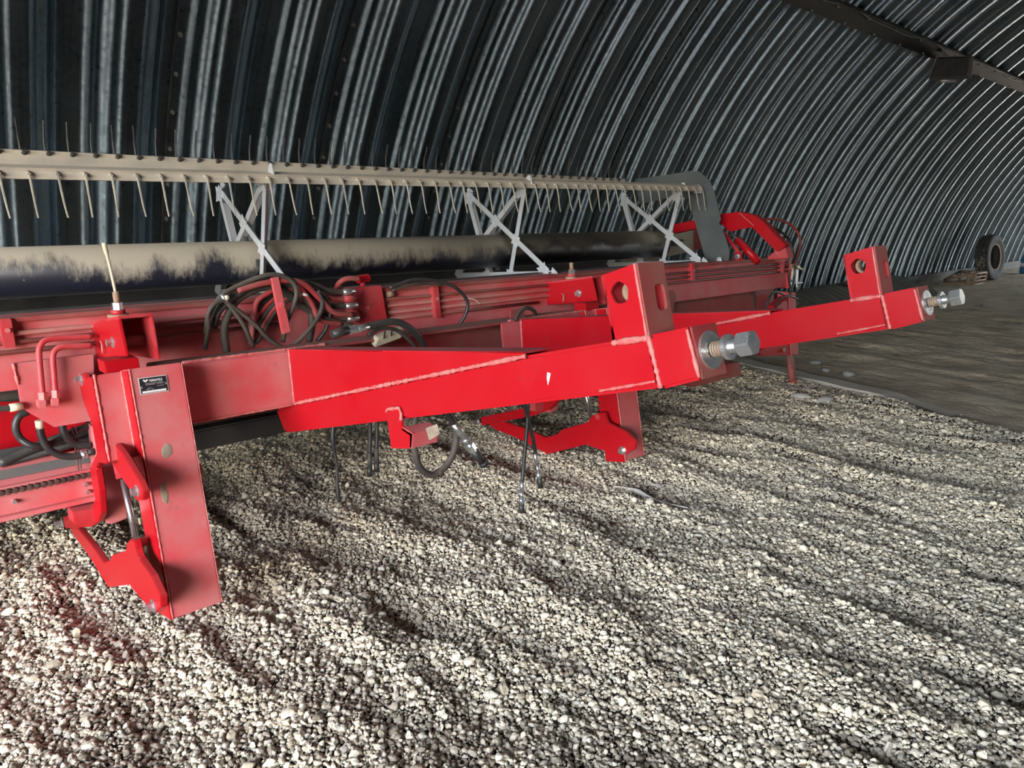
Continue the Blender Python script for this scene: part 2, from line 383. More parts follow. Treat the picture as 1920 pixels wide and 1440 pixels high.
def ground_z(x, y):
    x = np.asarray(x, float); y = np.asarray(y, float)
    d = edge_d(x, y); g = 1/(1+np.exp(d*9))                      # 1 on gravel, 0 on dirt
    # trodden, scuffed ripples: short ridges across the hall
    w1 = vnoise(x*3.4+0.8*vnoise(x*1.1, y*1.1, 7), y*1.3, 1)-.5
    w2 = vnoise(x*8.0+1.4*vnoise(x*1.7, y*1.7, 8), y*2.6+.4*x, 2)-.5
    w3 = vnoise(x*17.0, y*7.5+.9*x, 3)-.5
    ruts = 0.055*w1+0.050*w2*(0.45+vnoise(x*.9, y*.9, 5))+0.014*w3
    z = g*(0.5*gnoise(x, y)+ruts-0.015)+(1-g)*(-0.065+0.5*gnoise(x*0.7, y*0.7)+0.75*ruts)
    return z
def ground_mat():
    m, t, b = node_mat('ground_dirt_and_gravel')
    g = N(t, 'ShaderNodeNewGeometry'); pos = g.outputs['Position']
    dp = N(t, 'ShaderNodeVectorMath', operation='DOT_PRODUCT'); t.links.new(pos, dp.inputs[0]); dp.inputs[1].default_value = enor
    d = math_n(t, 'SUBTRACT', dp.outputs['Value'], E1.dot(enor))
    d = math_n(t, 'ADD', d, math_n(t, 'MULTIPLY', math_n(t, 'SUBTRACT', noise(t, 3, 4), 0.5), 0.35))
    isdirt = ramp(t, d, -0.15, 0.15)
    v = N(t, 'ShaderNodeTexVoronoi'); v.inputs['Scale'].default_value = 48; t.links.new(pos, v.inputs['Vector'])
    v2 = N(t, 'ShaderNodeTexVoronoi', feature='DISTANCE_TO_EDGE'); v2.inputs['Scale'].default_value = 48; t.links.new(pos, v2.inputs['Vector'])
    sc = N(t, 'ShaderNodeSeparateColor'); t.links.new(v.outputs['Color'], sc.inputs[0])
    stone = mixc(t, sc.outputs[0], (0.05, 0.040, 0.03), (0.20, 0.17, 0.13))  # floor under the gravel darkened to imitate shade between the stones
    stone = mixc(t, ramp(t, v2.outputs['Distance'], 0.0, 0.12), (0.06, 0.05, 0.04), stone)
    n = noise(t, 1.1, 8, scaled_pos(t, 1.0, 2.2, 1.0)); n2 = noise(t, 9, 8)
    dirt = mixc(t, ramp(t, n, 0.35, 0.65), (0.52, 0.41, 0.29), (0.70, 0.57, 0.42))
    dirt = mixc(t, math_n(t, 'MULTIPLY', ramp(t, n2, 0.55, 0.75), 0.5), dirt, (0.58, 0.51, 0.41))
    stain = ramp(t, noise(t, 0.75, 5, scaled_pos(t, 0.8, 1.7, 1.0)), 0.64, 0.70)
    dirt = mixc(t, math_n(t, 'MULTIPLY', stain, 0.8), dirt, (0.12, 0.078, 0.05))
    sp = N(t, 'ShaderNodeTexVoronoi'); sp.inputs['Scale'].default_value = 16; t.links.new(pos, sp.inputs['Vector'])
    fl = ramp(t, sp.outputs['Distance'], 0.16, 0.10)
    dirt = mixc(t, math_n(t, 'MULTIPLY', fl, 0.55), dirt, (0.68, 0.62, 0.54))
    t.links.new(mixc(t, isdirt, stone, dirt), b.inputs['Base Color'])
    b.inputs['Roughness'].default_value = 0.92; b.inputs['Specular IOR Level'].default_value = 0.25
    h = math_n(t, 'MULTIPLY', ramp(t, v2.outputs['Distance'], 0.0, 0.25), math_n(t, 'SUBTRACT', 1.0, isdirt))
    h = math_n(t, 'ADD', h, math_n(t, 'MULTIPLY', n2, 1.2))
    bn = N(t, 'ShaderNodeBump'); bn.inputs['Strength'].default_value = 1.0; bn.inputs['Distance'].default_value = 0.035
    t.links.new(h, bn.inputs['Height']); t.links.new(bn.outputs[0], b.inputs['Normal'])
    return m
M['ground'] = ground_mat()
def grid_mesh(name, xs, ys, mat, zoff=0.0):
    X, Y = np.meshgrid(xs, ys, indexing='ij'); Z = ground_z(X, Y)+zoff
    V = np.stack([X, Y, Z], -1).reshape(-1, 3); nx, ny = len(xs), len(ys)
    i = np.arange(nx-1)[:, None]*ny+np.arange(ny-1)[None, :]
    Fq = np.stack([i, i+ny, i+ny+1, i+1], -1).reshape(-1, 4)
    me = bpy.data.meshes.new(name); me.from_pydata(V.tolist(), [], Fq.tolist())
    for p in me.polygons: p.use_smooth = True
    return link(name, me, mat)
xs = np.concatenate([np.arange(-40, -3, 1.5), np.arange(-3, 14, 0.05), np.arange(14, XEND+30, 0.5)])
ys = np.concatenate([np.arange(-14, -4, 1.0), np.arange(-4, 4.6, 0.05), np.arange(4.6, 8, 1.0)])
fl = struct(grid_mesh('floor', xs, ys, 'ground'), 'bare dirt and gravel floor of the hall')
# concrete strip between gravel and dirt
bm = bmesh.new(); n = 26; prev = None
for i in range(n+1):
    t_ = -0.9+i*(E3-E1).length*1.25/n
    c = E1+edir*t_; bow = 0.012*math.sin(i*0.35)
    a = c+enor*(-0.02+bow); b_ = c+enor*(0.20+bow); z0 = 0.014+0.004*math.sin(i*1.3)-0.30*max(0, i/n-.80)
    ring = [bm.verts.new((a.x, a.y, -0.2)), bm.verts.new((a.x, a.y, z0)), bm.verts.new((b_.x, b_.y, z0-0.002)), bm.verts.new((b_.x, b_.y, -0.2))]
    if prev:
        for q in range(3): bm.faces.new((prev[q], prev[q+1], ring[q+1], ring[q]))
    prev = ring
struct(from_bm('trim_2', bm, 'concrete'), 'flush concrete edge strip between gravel and dirt')

# gravel: real stones, instanced (nobody could count them)
def stone_mat():
    m, t, b = node_mat('gravel_stone')
    oi = N(t, 'ShaderNodeObjectInfo'); cr = N(t, 'ShaderNodeValToRGB')
    e = cr.color_ramp; e.elements[0].color = (0.18, 0.145, 0.10, 1); e.elements[1].color = (0.88, 0.77, 0.58, 1)
    for p_, c_ in ((0.12, (0.40, 0.335, 0.245, 1)), (0.45, (0.66, 0.565, 0.42, 1)), (0.6, (0.52, 0.475, 0.39, 1)), (0.8, (0.77, 0.67, 0.505, 1))):
        q = e.elements.new(p_); q.color = c_
    t.links.new(oi.outputs['Random'], cr.inputs[0])
    nz = noise(t, 120, 3)
    big = ramp(t, noise(t, 0.8, 3), 0.35, 0.65)
    c = mixc(t, math_n(t, 'MULTIPLY', ramp(t, nz, 0.3, 0.7), 0.25), cr.outputs[0], (0.25, 0.20, 0.15))
    t.links.new(c, b.inputs['Base Color']); b.inputs['Roughness'].default_value = 0.75; b.inputs['Specular IOR Level'].default_value = 0.35
    return m
M['stone'] = stone_mat()
def gravel():
    pts, sc, rot, idx = [], [], [], []
    def layer(step, x0, x1, y0, y1, dmin, dmax, smul, keep=1.0, lift=0.0):
        gx, gy = np.meshgrid(np.arange(x0, x1, step), np.arange(y0, y1, step), indexing='ij')
        x = gx.ravel()+rng.uniform(-.6, .6, gx.size)*step; y = gy.ravel()+rng.uniform(-.6, .6, gx.size)*step
        q = np.stack([x-CAM.x, y-CAM.y, np.full_like(x, -CAM.z)], -1)
        zf = q@np.array(FW); px = 960+F*(q@np.array(RT))/zf; py = 720-F*(q@np.array(UP))/zf
        dist = np.hypot(q[:, 0], q[:, 1])
        ed = edge_d(x, y)+0.10*np.sin(5*x+3*y)
        ok = (zf > 0.3) & (px > -520) & (px < 2350) & (py < 1850) & (dist >= dmin) & (dist < dmax) & (ed < 0.0)
        fade = np.clip((-ed-0.0)/0.5, 0.6, 1.0)
        ok &= rng.random(x.size) < keep*fade
        x, y = x[ok], y[ok]; n_ = len(x)
        s = np.clip(rng.lognormal(math.log(0.0053), 0.36, n_), 0.0028, 0.0145)*smul
        S3 = np.stack([s*rng.uniform(.85, 1.35, n_), s*rng.uniform(.75, 1.1, n_), s*rng.uniform(.5, .85, n_)], -1)
        R3 = np.stack([rng.normal(0, .45, n_), rng.normal(0, .45, n_), rng.uniform(0, 6.28, n_)], -1)
        z = ground_z(x, y)+S3[:, 2]*rng.uniform(0.0, 1.1, n_)+lift
        pts.append(np.stack([x, y, z], -1)); sc.append(S3); rot.append(R3); idx.append(rng.integers(0, 8, n_))
    layer(0.0118, -2.6, 6.5, -3.4, 2.6, 0.0, 3.7, 1.05)
    layer(0.0165, -2.6, 6.5, -3.4, 2.6, 0.0, 3.7, 1.32, 0.75, 0.005)
    layer(0.0125, -2.6, 6.5, -3.4, 2.6, 3.7, 5.4, 1.15)
    layer(0.0200, -2.6, 6.5, -3.4, 2.6, 3.7, 5.4, 1.4, 0.6, 0.003)
    layer(0.0150, -2.6, 9.5, -4.5, 3.2, 5.4, 8.6, 1.45)
    Pn, Sn, Rn, In = map(np.concatenate, (pts, sc, rot, idx))
    me = bpy.data.meshes.new('gravel'); me.from_pydata(Pn.tolist(), [], [])
    for nm, ty, arr in (('scl', 'FLOAT_VECTOR', Sn), ('rot', 'FLOAT_VECTOR', Rn)):
        a = me.attributes.new(nm, ty, 'POINT'); a.data.foreach_set('vector', arr.astype(np.float32).ravel())
    a = me.attributes.new('idx', 'INT', 'POINT'); a.data.foreach_set('value', In.astype(np.int32))
    o = link('gravel', me, 'stone')
    ng = bpy.data.node_groups.new('gravel_stones', 'GeometryNodeTree')
    ng.interface.new_socket('Geometry', in_out='INPUT', socket_type='NodeSocketGeometry')
    ng.interface.new_socket('Geometry', in_out='OUTPUT', socket_type='NodeSocketGeometry')
    gi = ng.nodes.new('NodeGroupInput'); go = ng.nodes.new('NodeGroupOutput')
    inst = ng.nodes.new('GeometryNodeInstanceOnPoints'); gti = ng.nodes.new('GeometryNodeGeometryToInstance')
    for k in range(8):
        ic = ng.nodes.new('GeometryNodeMeshIcoSphere'); ic.inputs['Radius'].default_value = 1.0; ic.inputs['Subdivisions'].default_value = 2 if k % 2 else 3
        sp = ng.nodes.new('GeometryNodeSetPosition'); nz = ng.nodes.new('ShaderNodeTexNoise'); nz.noise_dimensions = '4D'
        nz.inputs['W'].default_value = 3.7*k+0.4; nz.inputs['Scale'].default_value = 0.9; nz.inputs['Detail'].default_value = 2.0
        vm = ng.nodes.new('ShaderNodeVectorMath'); vm.operation = 'SUBTRACT'; vm.inputs[1].default_value = (.5, .5, .5)
        vs_ = ng.nodes.new('ShaderNodeVectorMath'); vs_.operation = 'SCALE'; vs_.inputs['Scale'].default_value = 1.7
        sm = ng.nodes.new('GeometryNodeSetShadeSmooth'); sm.inputs['Shade Smooth'].default_value = bool(k % 2 == 0)
        mt = ng.nodes.new('GeometryNodeSetMaterial'); mt.inputs['Material'].default_value = M['stone']
        ng.links.new(nz.outputs['Color'], vm.inputs[0]); ng.links.new(vm.outputs[0], vs_.inputs[0])
        ng.links.new(ic.outputs['Mesh'], sp.inputs['Geometry']); ng.links.new(vs_.outputs[0], sp.inputs['Offset'])
        ng.links.new(sp.outputs[0], sm.inputs['Geometry']); ng.links.new(sm.outputs[0], mt.inputs['Geometry'])
        ng.links.new(mt.outputs[0], gti.inputs[0])
    def attr(nm, ty):
        a_ = ng.nodes.new('GeometryNodeInputNamedAttribute'); a_.data_type = ty; a_.inputs['Name'].default_value = nm; return a_.outputs['Attribute']
    mp = ng.nodes.new('GeometryNodeMeshToPoints')
    ng.links.new(gi.outputs[0], mp.inputs['Mesh']); ng.links.new(mp.outputs[0], inst.inputs['Points'])
    ng.links.new(gti.outputs[0], inst.inputs['Instance']); inst.inputs['Pick Instance'].default_value = True
    ng.links.new(attr('idx', 'INT'), inst.inputs['Instance Index'])
    ng.links.new(attr('rot', 'FLOAT_VECTOR'), inst.inputs['Rotation']); ng.links.new(attr('scl', 'FLOAT_VECTOR'), inst.inputs['Scale'])
    ng.links.new(inst.outputs[0], go.inputs[0])
    md = o.modifiers.new('stones', 'NODES'); md.node_group = ng
    o['kind'] = 'stuff'; o['label'] = 'pale crushed gravel spread over the hall floor'; o['category'] = 'gravel'
gravel()

# ================================================================== the swather header (one thing)
HD = empty('swather_header')
tag(HD, 'red swather header with long finger reel, black reel tube and twin hitch arms', 'harvester header')
XL = -2.3
YB = 0.36                                              # lean plane of the main beam front
XR = PT(1475, 500, YB).x
ZT = PT(700, 542.5, YB).z; ZBt = PT(1477, 538, YB).z
# ---- main beam
mb = tbox('main_beam', XL, XR, ZBt, ZT, YB, 0.14, 'red_dusty', HD)
tbox('top_lip', XL, XR, ZT-0.014, ZT+0.004, YB-0.028, 0.05, 'red_dark', mb, 0.002)
tbox('end_plate', XR-0.02, XR+0.015, ZBt-0.01, ZT+0.03, YB-0.035, 0.19, 'red_mid', mb)
pz = [PT(845, y, YB-0.02).z for y in (551, 562, 574, 585)]
xv0 = PT(662, 570, YB-.02).x; xv1 = PT(724, 570, YB-.02).x
for i, z in enumerate(pz):
    segs = [(XL, PT(520, 560, YB-.02).x), (xv1, XR-0.01)] if i in (1, 2, 3) else [(XL, XR-0.01)]
    if i == 3: segs = [(xv1, PT(1010, 575, YB-.02).x)]
    for x0, x1 in segs:
        y = YB-0.022+K*z; cyl('steel_pipe', (x0, y, z), (x1, y, z), 0.0095, 'red_dark', HD, n=12)
for px, py0, py1 in ((10, 598, 653), (817, 537, 596), (1300, 494, 526), (1468, 480, 512)):
    a = PT(px, py0, YB-.05); b = PT(px, py1, YB-.05)
    c_ = tbox('pipe_clamp', a.x-0.02, a.x+0.022, b.z, a.z, YB-0.05, 0.045, 'red_mid', HD)
    bolt('bolt', (a.x, YB-0.051+K*(a.z*.6+b.z*.4), a.z*.6+b.z*.4), (0, -1, K), 0.010, c_, 'red_dusty', washer=False)
# tall clamp holding the hose bundle
a = PT(515, 519, 0.20); b = PT(531, 625, 0.20)
tc = prism('hose_clamp', [PT(509, 522, .10), PT(523, 518, .10), PT(546, 622, .10), PT(531, 627, .10)], (0.0, 0.02, 0), 'red_dusty', HD)
bolt('bolt', PT(528, 572, .10), (0, -1, K), 0.011, tc, 'red_dusty')
# lower back sheets
tbox('back_sheet', 2.75, XR-0.02, 0.52, ZBt, YB+0.13, 0.012, 'red_dark', HD)
sm = tbox('back_sheet', XL, -0.02, 0.50, ZBt+0.02, YB+0.34, 0.012, 'red', HD)
tbox('sheet_seam', PT(1415, 565, YB+.12).x, PT(1415, 565, YB+.12).x+0.018, 0.5, ZBt, YB+0.12, 0.012, 'black', HD, 0)
prism('gusset_plate', [PT(1225, 548, YB-.01), PT(1262, 544, YB-.01), PT(1266, 555, YB-.01), PT(1261, 600, YB-.01), PT(1226, 602, YB-.01)], (0, 0.012, 0), 'red_dark', HD)
# side draper canvas decks behind the beam, cutter bar along the front
for x0, x1 in ((XL, -0.05), (-0.04, 2.94), (2.95, XR-0.1)):  # middle span is a deck added to shade the gravel below
    box('draper_and_shade_deck', (x0, 0.62, 0.62), (x1-x0, 0, 0), (0, 0.95, -0.28), (0, 0.01, 0.03), 'black', HD)
cb_ = box('cutter_bar', (XL, 1.56, 0.28), (XR-XL, 0, 0), (0, 0.10, 0), (0, 0, 0.09), 'red_dark', HD)
for i in range(30):
    shared('knife_guard', 'guard_mesh', lambda bm: add_cyl(bm, (0, 0, 0), (0, 0.13, -0.02), 0.018, 0.004, 6), 'black', cb_, (-1.9+i*0.25, 1.65, 0.33))
# rear rail under the swath opening
tbox('rear_rail', 0.05, 3.0, PY(450, 825, 0.8).z-0.005, PY(450, 825, 0.8).z+0.10, 0.72, 0.10, 'black', HD, 0.01)

# ---- cross channel carrying legs and arms
YC = -0.04
czt = PT(330, 685, YC).z; czb = PT(350, 795, YC).z
xa1 = 0.64; AW = 0.105; ADX = 1.40
cx0 = 0.10; cx1 = 2.95
cc = tbox('cross_channel', cx0, cx1, czb, czt, YC+0.13, 0.012, 'red_dark', HD)
tbox('top_flange', cx0, cx1, czt-0.012, czt, YC, 0.14, 'red_dark', cc)
tbox('bottom_flange', cx0, cx1, czb, czb+0.012, YC, 0.14, 'red_dark', cc)
tbox('front_plate', cx0, xa1+0.13, czb, czt, YC-0.002, 0.012, 'red_dusty', cc, 0.005)
tbox('front_plate', PT(942, 640, YC).x, cx1, czb, czt, YC-0.002, 0.012, 'red_dusty', cc, 0.005)
weld([(cx0+.1, YC+K*czt+.012, czt+.004), (xa1+.2, YC+K*czt+.012, czt+.004)], 0.007, cc)
weld([(cx0+.1, YC+K*czb-.003, czb), (xa1, YC+K*czb-.003, czb)], 0.005, cc)
weld([(1.98, YC+K*czt+.012, czt+.004), (2.75, YC+K*czt+.012, czt+.004)], 0.007, cc)
# pale connector block inside the channel
kb = box('connector_block', PY(703, 652, .07), PY(752, 634, .07)-PY(703, 652, .07), (0.012, -0.012, 0.045), (0.01, 0.05, 0.01), 'cream', HD)
q0 = PY(706, 640, .05); dq = PY(748, 625, .05)-q0
for s_ in (0.3, 0.62):
    box('rib', q0+dq*s_+Vector((0, -0.004, 0)), dq*0.05, (0.004, -0.004, 0.036), (0, 0.006, 0), 'hose_dusty', kb, 0)

# ---- hitch arm (built once, copied for its neighbour)
def arm(X):
    q = lambda x, y, dX=0.0: PX(x, y, X+dX)
    ex = Vector((AW, 0, 0))
    body = prism('hitch_arm', [q(516, 768), q(552, 757), q(985, 667), q(1217, 629), q(1238, 728), q(1130, 741), q(533, 812)], ex, 'red', HD, bevel=0.010)
    # upper wedge: a hollow tube cut along the weld
    tl, tr, br, bl = q(540, 655), q(985, 660), q(985, 671), q(552, 759)
    for dX in (0.0, AW-0.006): prism('wedge_side', [p+Vector((dX, 0, 0)) for p in (tl, tr, br, bl)], (0.006, 0, 0), 'red', body, bevel=0.001)
    prism('wedge_top', [tl, tr, tr+ex, tl+ex], (0, 0.001, -0.006), 'red_mid', body, bevel=0.002)
    prism('wedge_back', [tl, tl+ex, bl+ex, bl], (0, 0.006, 0), 'red_dusty', body, bevel=0.0)
    # end block
    blk = prism('end_block', [q(1214, 629, -.004), q(1291, 613, -.004), q(1313, 712, -.004), q(1238, 731, -.004)], (AW+0.012, 0, 0), 'red', body, bevel=0.008)
    e0, e1 = q(1291, 613), q(1313, 712)
    adir = (q(1291, 613)-q(1214, 629)).normalized()
    prism('end_plate', [e0+adir*.001, e0+adir*.001+ex, e1+adir*.001+ex, e1+adir*.001], adir*0.006, 'red_dark', body, bevel=0.002)
    # welds
    weld([q(552, 757, -.002), q(770, 712, -.002), q(985, 668, -.002)], 0.0075, body)
    weld([q(541, 655, -.001), q(552, 757, -.001)], 0.004, body)
    weld([q(1216, 632, -.006), q(1239, 728, -.006)], 0.006, body)
    weld([q(1288, 618, -.006), q(1311, 708, -.006)], 0.005, body)
    weld([q(1125, 733, -.002), q(1190, 722, -.002), q(1228, 715, -.002)], 0.004, body)
    # upright bracket: square tube with round side holes and a front slot
    pl_ = [q(1127, 517), q(1190, 494), q(1214, 634), q(1150, 643)]
    c_ = q(1162, 549); r_ = 0.5*((q(1162, 528)-c_).length+(q(1162, 570)-c_).length)
    adv = (pl_[2]-pl_[3]).normalized(); upv = (pl_[0]-pl_[3]).normalized()
    side = [c_+(adv*math.cos(a)*1.0+upv*math.sin(a))*r_*(1+0.05*math.sin(5*a)) for a in [2*math.pi*i/18 for i in range(18)]]
    up = prism('upright_bracket', pl_, (0.008, 0, 0), 'red', body, holes=[side])
    off = Vector((AW-0.010, 0, 0))
    prism('side_plate', [p+off for p in pl_], (0.008, 0, 0), 'red_mid', body, holes=[[p+off for p in side]])
    f0, f1 = pl_[1], pl_[2]
    dn = (f1-f0).normalized(); H = (f1-f0).length
    fr = [f0, f0+ex, f1+ex, f1]
    s0, s1 = 0.30, 0.66
    slot = []
    for i in range(12):
        a = 2*math.pi*i/12; sg = lambda q_: math.copysign(abs(q_)**.45, q_); slot.append(f0+dn*(H*(s0+s1)/2)+Vector((AW*.68, 0, 0))+dn*(sg(math.sin(a))*H*(s1-s0)/2)+Vector((sg(math.cos(a))*AW*0.20, 0, 0)))
    prism('front_plate', [p-adv*0.0 for p in fr], adv*0.008, 'red_dark', body, holes=[slot])
    b0, b1 = pl_[0], pl_[3]
    prism('back_plate', [b0, b0+ex, b1+ex, b1], adv*0.008, 'red_mid', body, bevel=0)
    bm = bmesh.new(); bc = c_-adv*0.004
    rings = [[bm.verts.new(bc+Vector((x_, 0, 0))+(adv*math.cos(2*math.pi*k_/24)+upv*math.sin(2*math.pi*k_/24))*rr_) for k_ in range(24)] for x_, rr_ in ((AW*.45, r_*.98), (AW-.012, r_*.98), (AW-.012, r_*.80), (AW*.45, r_*.80))]
    for i_ in range(4):
        for k_ in range(24): bm.faces.new((rings[i_][k_], rings[i_][(k_+1) % 24], rings[(i_+1) % 4][(k_+1) % 24], rings[(i_+1) % 4][k_]))
    from_bm('bushing', bm, 'rust', body, True)  # rust tone darkens it to imitate the shade inside the hole
    weld([f0-Vector((.002, 0, 0)), f1-Vector((.002, 0, 0))], 0.0035, body)
    weld([pl_[3]+Vector((-.003, 0, 0)), pl_[2]+Vector((-.003, 0, 0)), pl_[2]+Vector((AW, 0, 0))], 0.008, body)
    bm = bmesh.new()
    for i in range(26):
        p = pl_[2]+Vector((AW*random.random(), 0, 0))+adv*random.uniform(.0, .035)-upv*0.004
        bmesh.ops.create_icosphere(bm, subdivisions=1, radius=random.uniform(.004, .010), matrix=Matrix.Translation(p))
    from_bm('dirt_crumbs', bm, 'dirt', body)
    # hitch bolt, washers
    cen = (e0+e1)/2+Vector((AW*0.52, 0, 0))+adir*0.007
    def wash(r, ri, t0, t1, mat, nm):
        bm_ = bmesh.new(); d, u, v = frame_of(adir)
        rings = [[bm_.verts.new(cen+d*t+(u*math.cos(2*math.pi*k/28)+v*math.sin(2*math.pi*k/28))*rr) for k in range(28)] for t, rr in ((t0, ri), (t0, r), (t1, r), (t1, ri))]
        for i in range(4):
            A, B = rings[i], rings[(i+1) % 4]
            for k in range(28): bm_.faces.new((A[k], A[(k+1) % 28], B[(k+1) % 28], B[k]))
        return from_bm(nm, bm_, mat, body)
    wash(0.046, 0.018, 0.0, 0.006, 'zinc', 'flat_washer')
    wash(0.030, 0.018, 0.046, 0.056, 'zinc', 'spring_washer')
    hb = cyl('hitch_bolt', cen, cen+adir*0.085, 0.0165, 'zinc', body, n=18)
    bm = bmesh.new(); add_hex(bm, cen+adir*0.080, adir, 0.031, 0.036); bmesh.ops.recalc_face_normals(bm, faces=bm.faces); bev(bm, 0.003)
    from_bm('bolt_head', bm, 'zinc', body)
    bm = bmesh.new()
    for i in range(5): add_cyl(bm, cen+adir*(.010+.007*i), cen+adir*(.013+.007*i), 0.0185, n=16)
    from_bm('thread', bm, 'rust', body)
    # chip in the paint
    bm = bmesh.new(); n0 = q(1029, 708, -.001)
    add_prism(bm, [q(1026, 698, -.001), q(1032, 700, -.001), q(1030, 712, -.001), q(1027, 722, -.001), q(1025, 709, -.001)], Vector((0.0015, 0, 0)))
    from_bm('paint_chip', bm, 'white', body)
    return body
arm1 = arm(xa1)
arm2 = dup(arm1, ADX, HD)
for o_ in [k_ for k_ in bpy.data.objects if k_.parent == arm2 and k_.name.startswith('paint_chip')]: bpy.data.objects.remove(o_)
arm1['label'] = 'nearer red hitch arm with upright bracket'; arm2['label'] = 'farther red hitch arm with upright bracket'
# hook under the nearer arm
q = lambda x, y, dX=0: PX(x, y, xa1-.006+dX)
hk = prism('hook_bracket', [q(723, 770), q(750, 766), q(754, 801), q(766, 809), q(774, 813), q(772, 841), q(733, 841)], (0.012, 0, 0), 'red', HD)
sh = [q(755, 801), q(766, 808), q(774, 814), q(772, 841), q(768, 841), q(768, 817), q(752, 806)]
prism('hook_lip', sh, (0.115, 0, 0), 'red_dusty', hk, bevel=0.002)
prism('mud_cake', [PX(798, 803, xa1+.045), PX(815, 797, xa1+.06), PX(820, 816, xa1+.06), PX(804, 826, xa1+.04)], (0.004, -0.010, 0.006), 'dirt', hk)
weld([q(724, 772, -.003), q(728, 767, -.003), q(748, 765, -.003), q(752, 775, -.003), q(752, 788, -.003)], 0.006, hk)

# ---- leg with its linkage (built once, copied)
LDX = 2.70
FLb = Vector((-0.034, -0.22, 0.107))
FLt = PX(243, 692, FLb.x)
lv = (FLt-FLb); LH = lv.length; lv.normalize(); lw = Vector((0, lv.z, -lv.y)); LWD = 0.185
parts_leg = []
def leg():
    q = lambda x, y, X: PX(x, y, X)
    L = box('leg', FLb, (LWD, 0, 0), lv*LH, lw*0.15, 'red_dusty', HD, 0.004)
    box('side_plate', FLb+Vector((-0.008, 0, 0))+lw*0.006-lv*.004, (0.009, 0, 0), lv*LH, lw*0.15, 'red', L, 0.002)
    weld([FLb+Vector((-.002, -.001, 0)), FLb+lv*LH+Vector((-.002, -.001, 0))], 0.0035, L)
    weld([FLb+Vector((LWD, -.001, 0)), FLb+lv*LH+Vector((LWD, -.001, 0))], 0.002, L)
    # bracket box beside the top of the leg
    box('bracket_front', FLb+Vector((-.10, 0, 0))+lv*(LH-.33)+lw*.085, (0.10, 0, 0), lv*.325, lw*.012, 'red_dusty', L)
    box('bracket_side', FLb+Vector((-.108, 0, 0))+lv*(LH-.34)+lw*.085, (0.010, 0, 0), lv*.33, lw*.13, 'red', L, 0.006)
    weld([FLb+Vector((-.10, 0, 0))+lv*LH*.998+lw*.084, FLb+Vector((-.10, 0, 0))+lv*(LH-.33)+lw*.084], 0.005, L)
    weld([FLb+Vector((-.008, 0, 0))+lv*LH*.998+lw*.084, FLb+Vector((-.008, 0, 0))+lv*(LH-.33)+lw*.084], 0.004, L)
    # upper link bar
    X = -0.105
    ul = prism('upper_link', [q(146, 703, X), q(156, 699, X), q(172, 740, X), q(200, 812, X), q(230, 850, X), q(262, 902, X), q(270, 922, X), q(268, 938, X), q(256, 939, X), q(245, 922, X), q(205, 862, X), q(186, 826, X), q(160, 765, X), q(148, 726, X)], (0.022, 0, 0), 'red', L, bevel=0.004)
    bolt('bolt', q(153, 712, X), (-1, 0, 0), 0.017, L, h=0.022); bolt('bolt', q(258, 920, X), (-1, 0, 0), 0.015, L, h=0.02)
    # J-shaped link plate
    X = -0.115
    prism('bent_link', [q(192, 818, X), q(181, 850, X), q(168, 877, X), q(172, 905, X), q(178, 935, X), q(173, 951, X), q(160, 962, X), q(118, 969, X), q(122, 991, X), q(170, 988, X), q(184, 978, X), q(190, 962, X), q(187, 920, X), q(180, 880, X), q(192, 852, X), q(206, 825, X)], (0.025, 0, 0), 'red', L, bevel=0.004)
    bolt('bolt', q(117, 980, X), (-1, 0, 0), 0.016, L, h=0.03)
    # lower link
    X = -0.105
    prism('lower_link', [q(131, 990, X), q(146, 990, X), q(172, 1022, X), q(195, 1055, X), q(206, 1051, X), q(209, 1041, X), q(236, 1033, X), q(237, 1019, X), q(244, 1011, X), q(252, 1014, X), q(255, 1030, X), q(260, 1046, X), q(284, 1080, X), q(301, 1118, X), q(302, 1140, X), q(292, 1150, X), q(280, 1142, X), q(246, 1102, X), q(243, 1096, X), q(203, 1102, X), q(166, 1042, X), q(140, 1007, X)], (0.026, 0, 0), 'red', L, bevel=0.004)
    bolt('bolt', q(288, 1136, X), (-1, 0, 0), 0.017, L, h=0.022)
    p = q(245, 1022, X); cyl('pivot_sleeve', p, p+Vector((0.10, 0, 0)), 0.017, 'red_dusty', L)
    cyl('cylinder_rod', PX(231, 898, -.06), PX(256, 1016, -.06), 0.012, 'chrome', L)
    a = PX(207, 790, -.06); b = PX(230, 896, -.06); cyl('cylinder_barrel', a, b, 0.024, 'red_mid', L)
    p = PX(264, 977, FLb.x-.009); cyl('boss', p, p+Vector((-.006, 0, 0)), 0.013, 'rust', L)
    p = PX(264, 977, FLb.x-.016); cyl('boss_hole', p, p+Vector((-.001, 0, 0)), 0.006, 'black', L, n=10)
    p = FLb+Vector((LWD, 0, 0))+lv*.13+lw*.07; bolt('bolt', p, (1, 0, 0), 0.022, L, 'rust', h=0.03)
    p = FLb+Vector((LWD, 0, 0))+lv*.52+lw*.09; bolt('bolt', p, (1, 0, 0), 0.028, L, 'rust', h=0.03)
    # frame post behind
    prism('frame_post', [PY(178, 800, .40), PY(241, 795, .40), PY(241, 972, .40), PY(205, 986, .40), PY(190, 962, .40)], (0, 0.12, 0), 'red_dusty', L, bevel=0.008)
    box('foot_tab', PY(140, 985, .42), PY(200, 975, .42)-PY(140, 985, .42), (0, 0.1, 0), (0, 0, 0.06), 'red_mid', L)
    # U bracket on top with its adjusting rod
    X = -0.015; pl_ = [q(164, 610, X), q(222, 598, X), q(237, 668, X), q(171, 670, X)]
    ub = prism('adjuster_plate', pl_, (0.012, 0, 0), 'red', L, bevel=0.003)
    W_ = Vector((0.115, 0, 0))
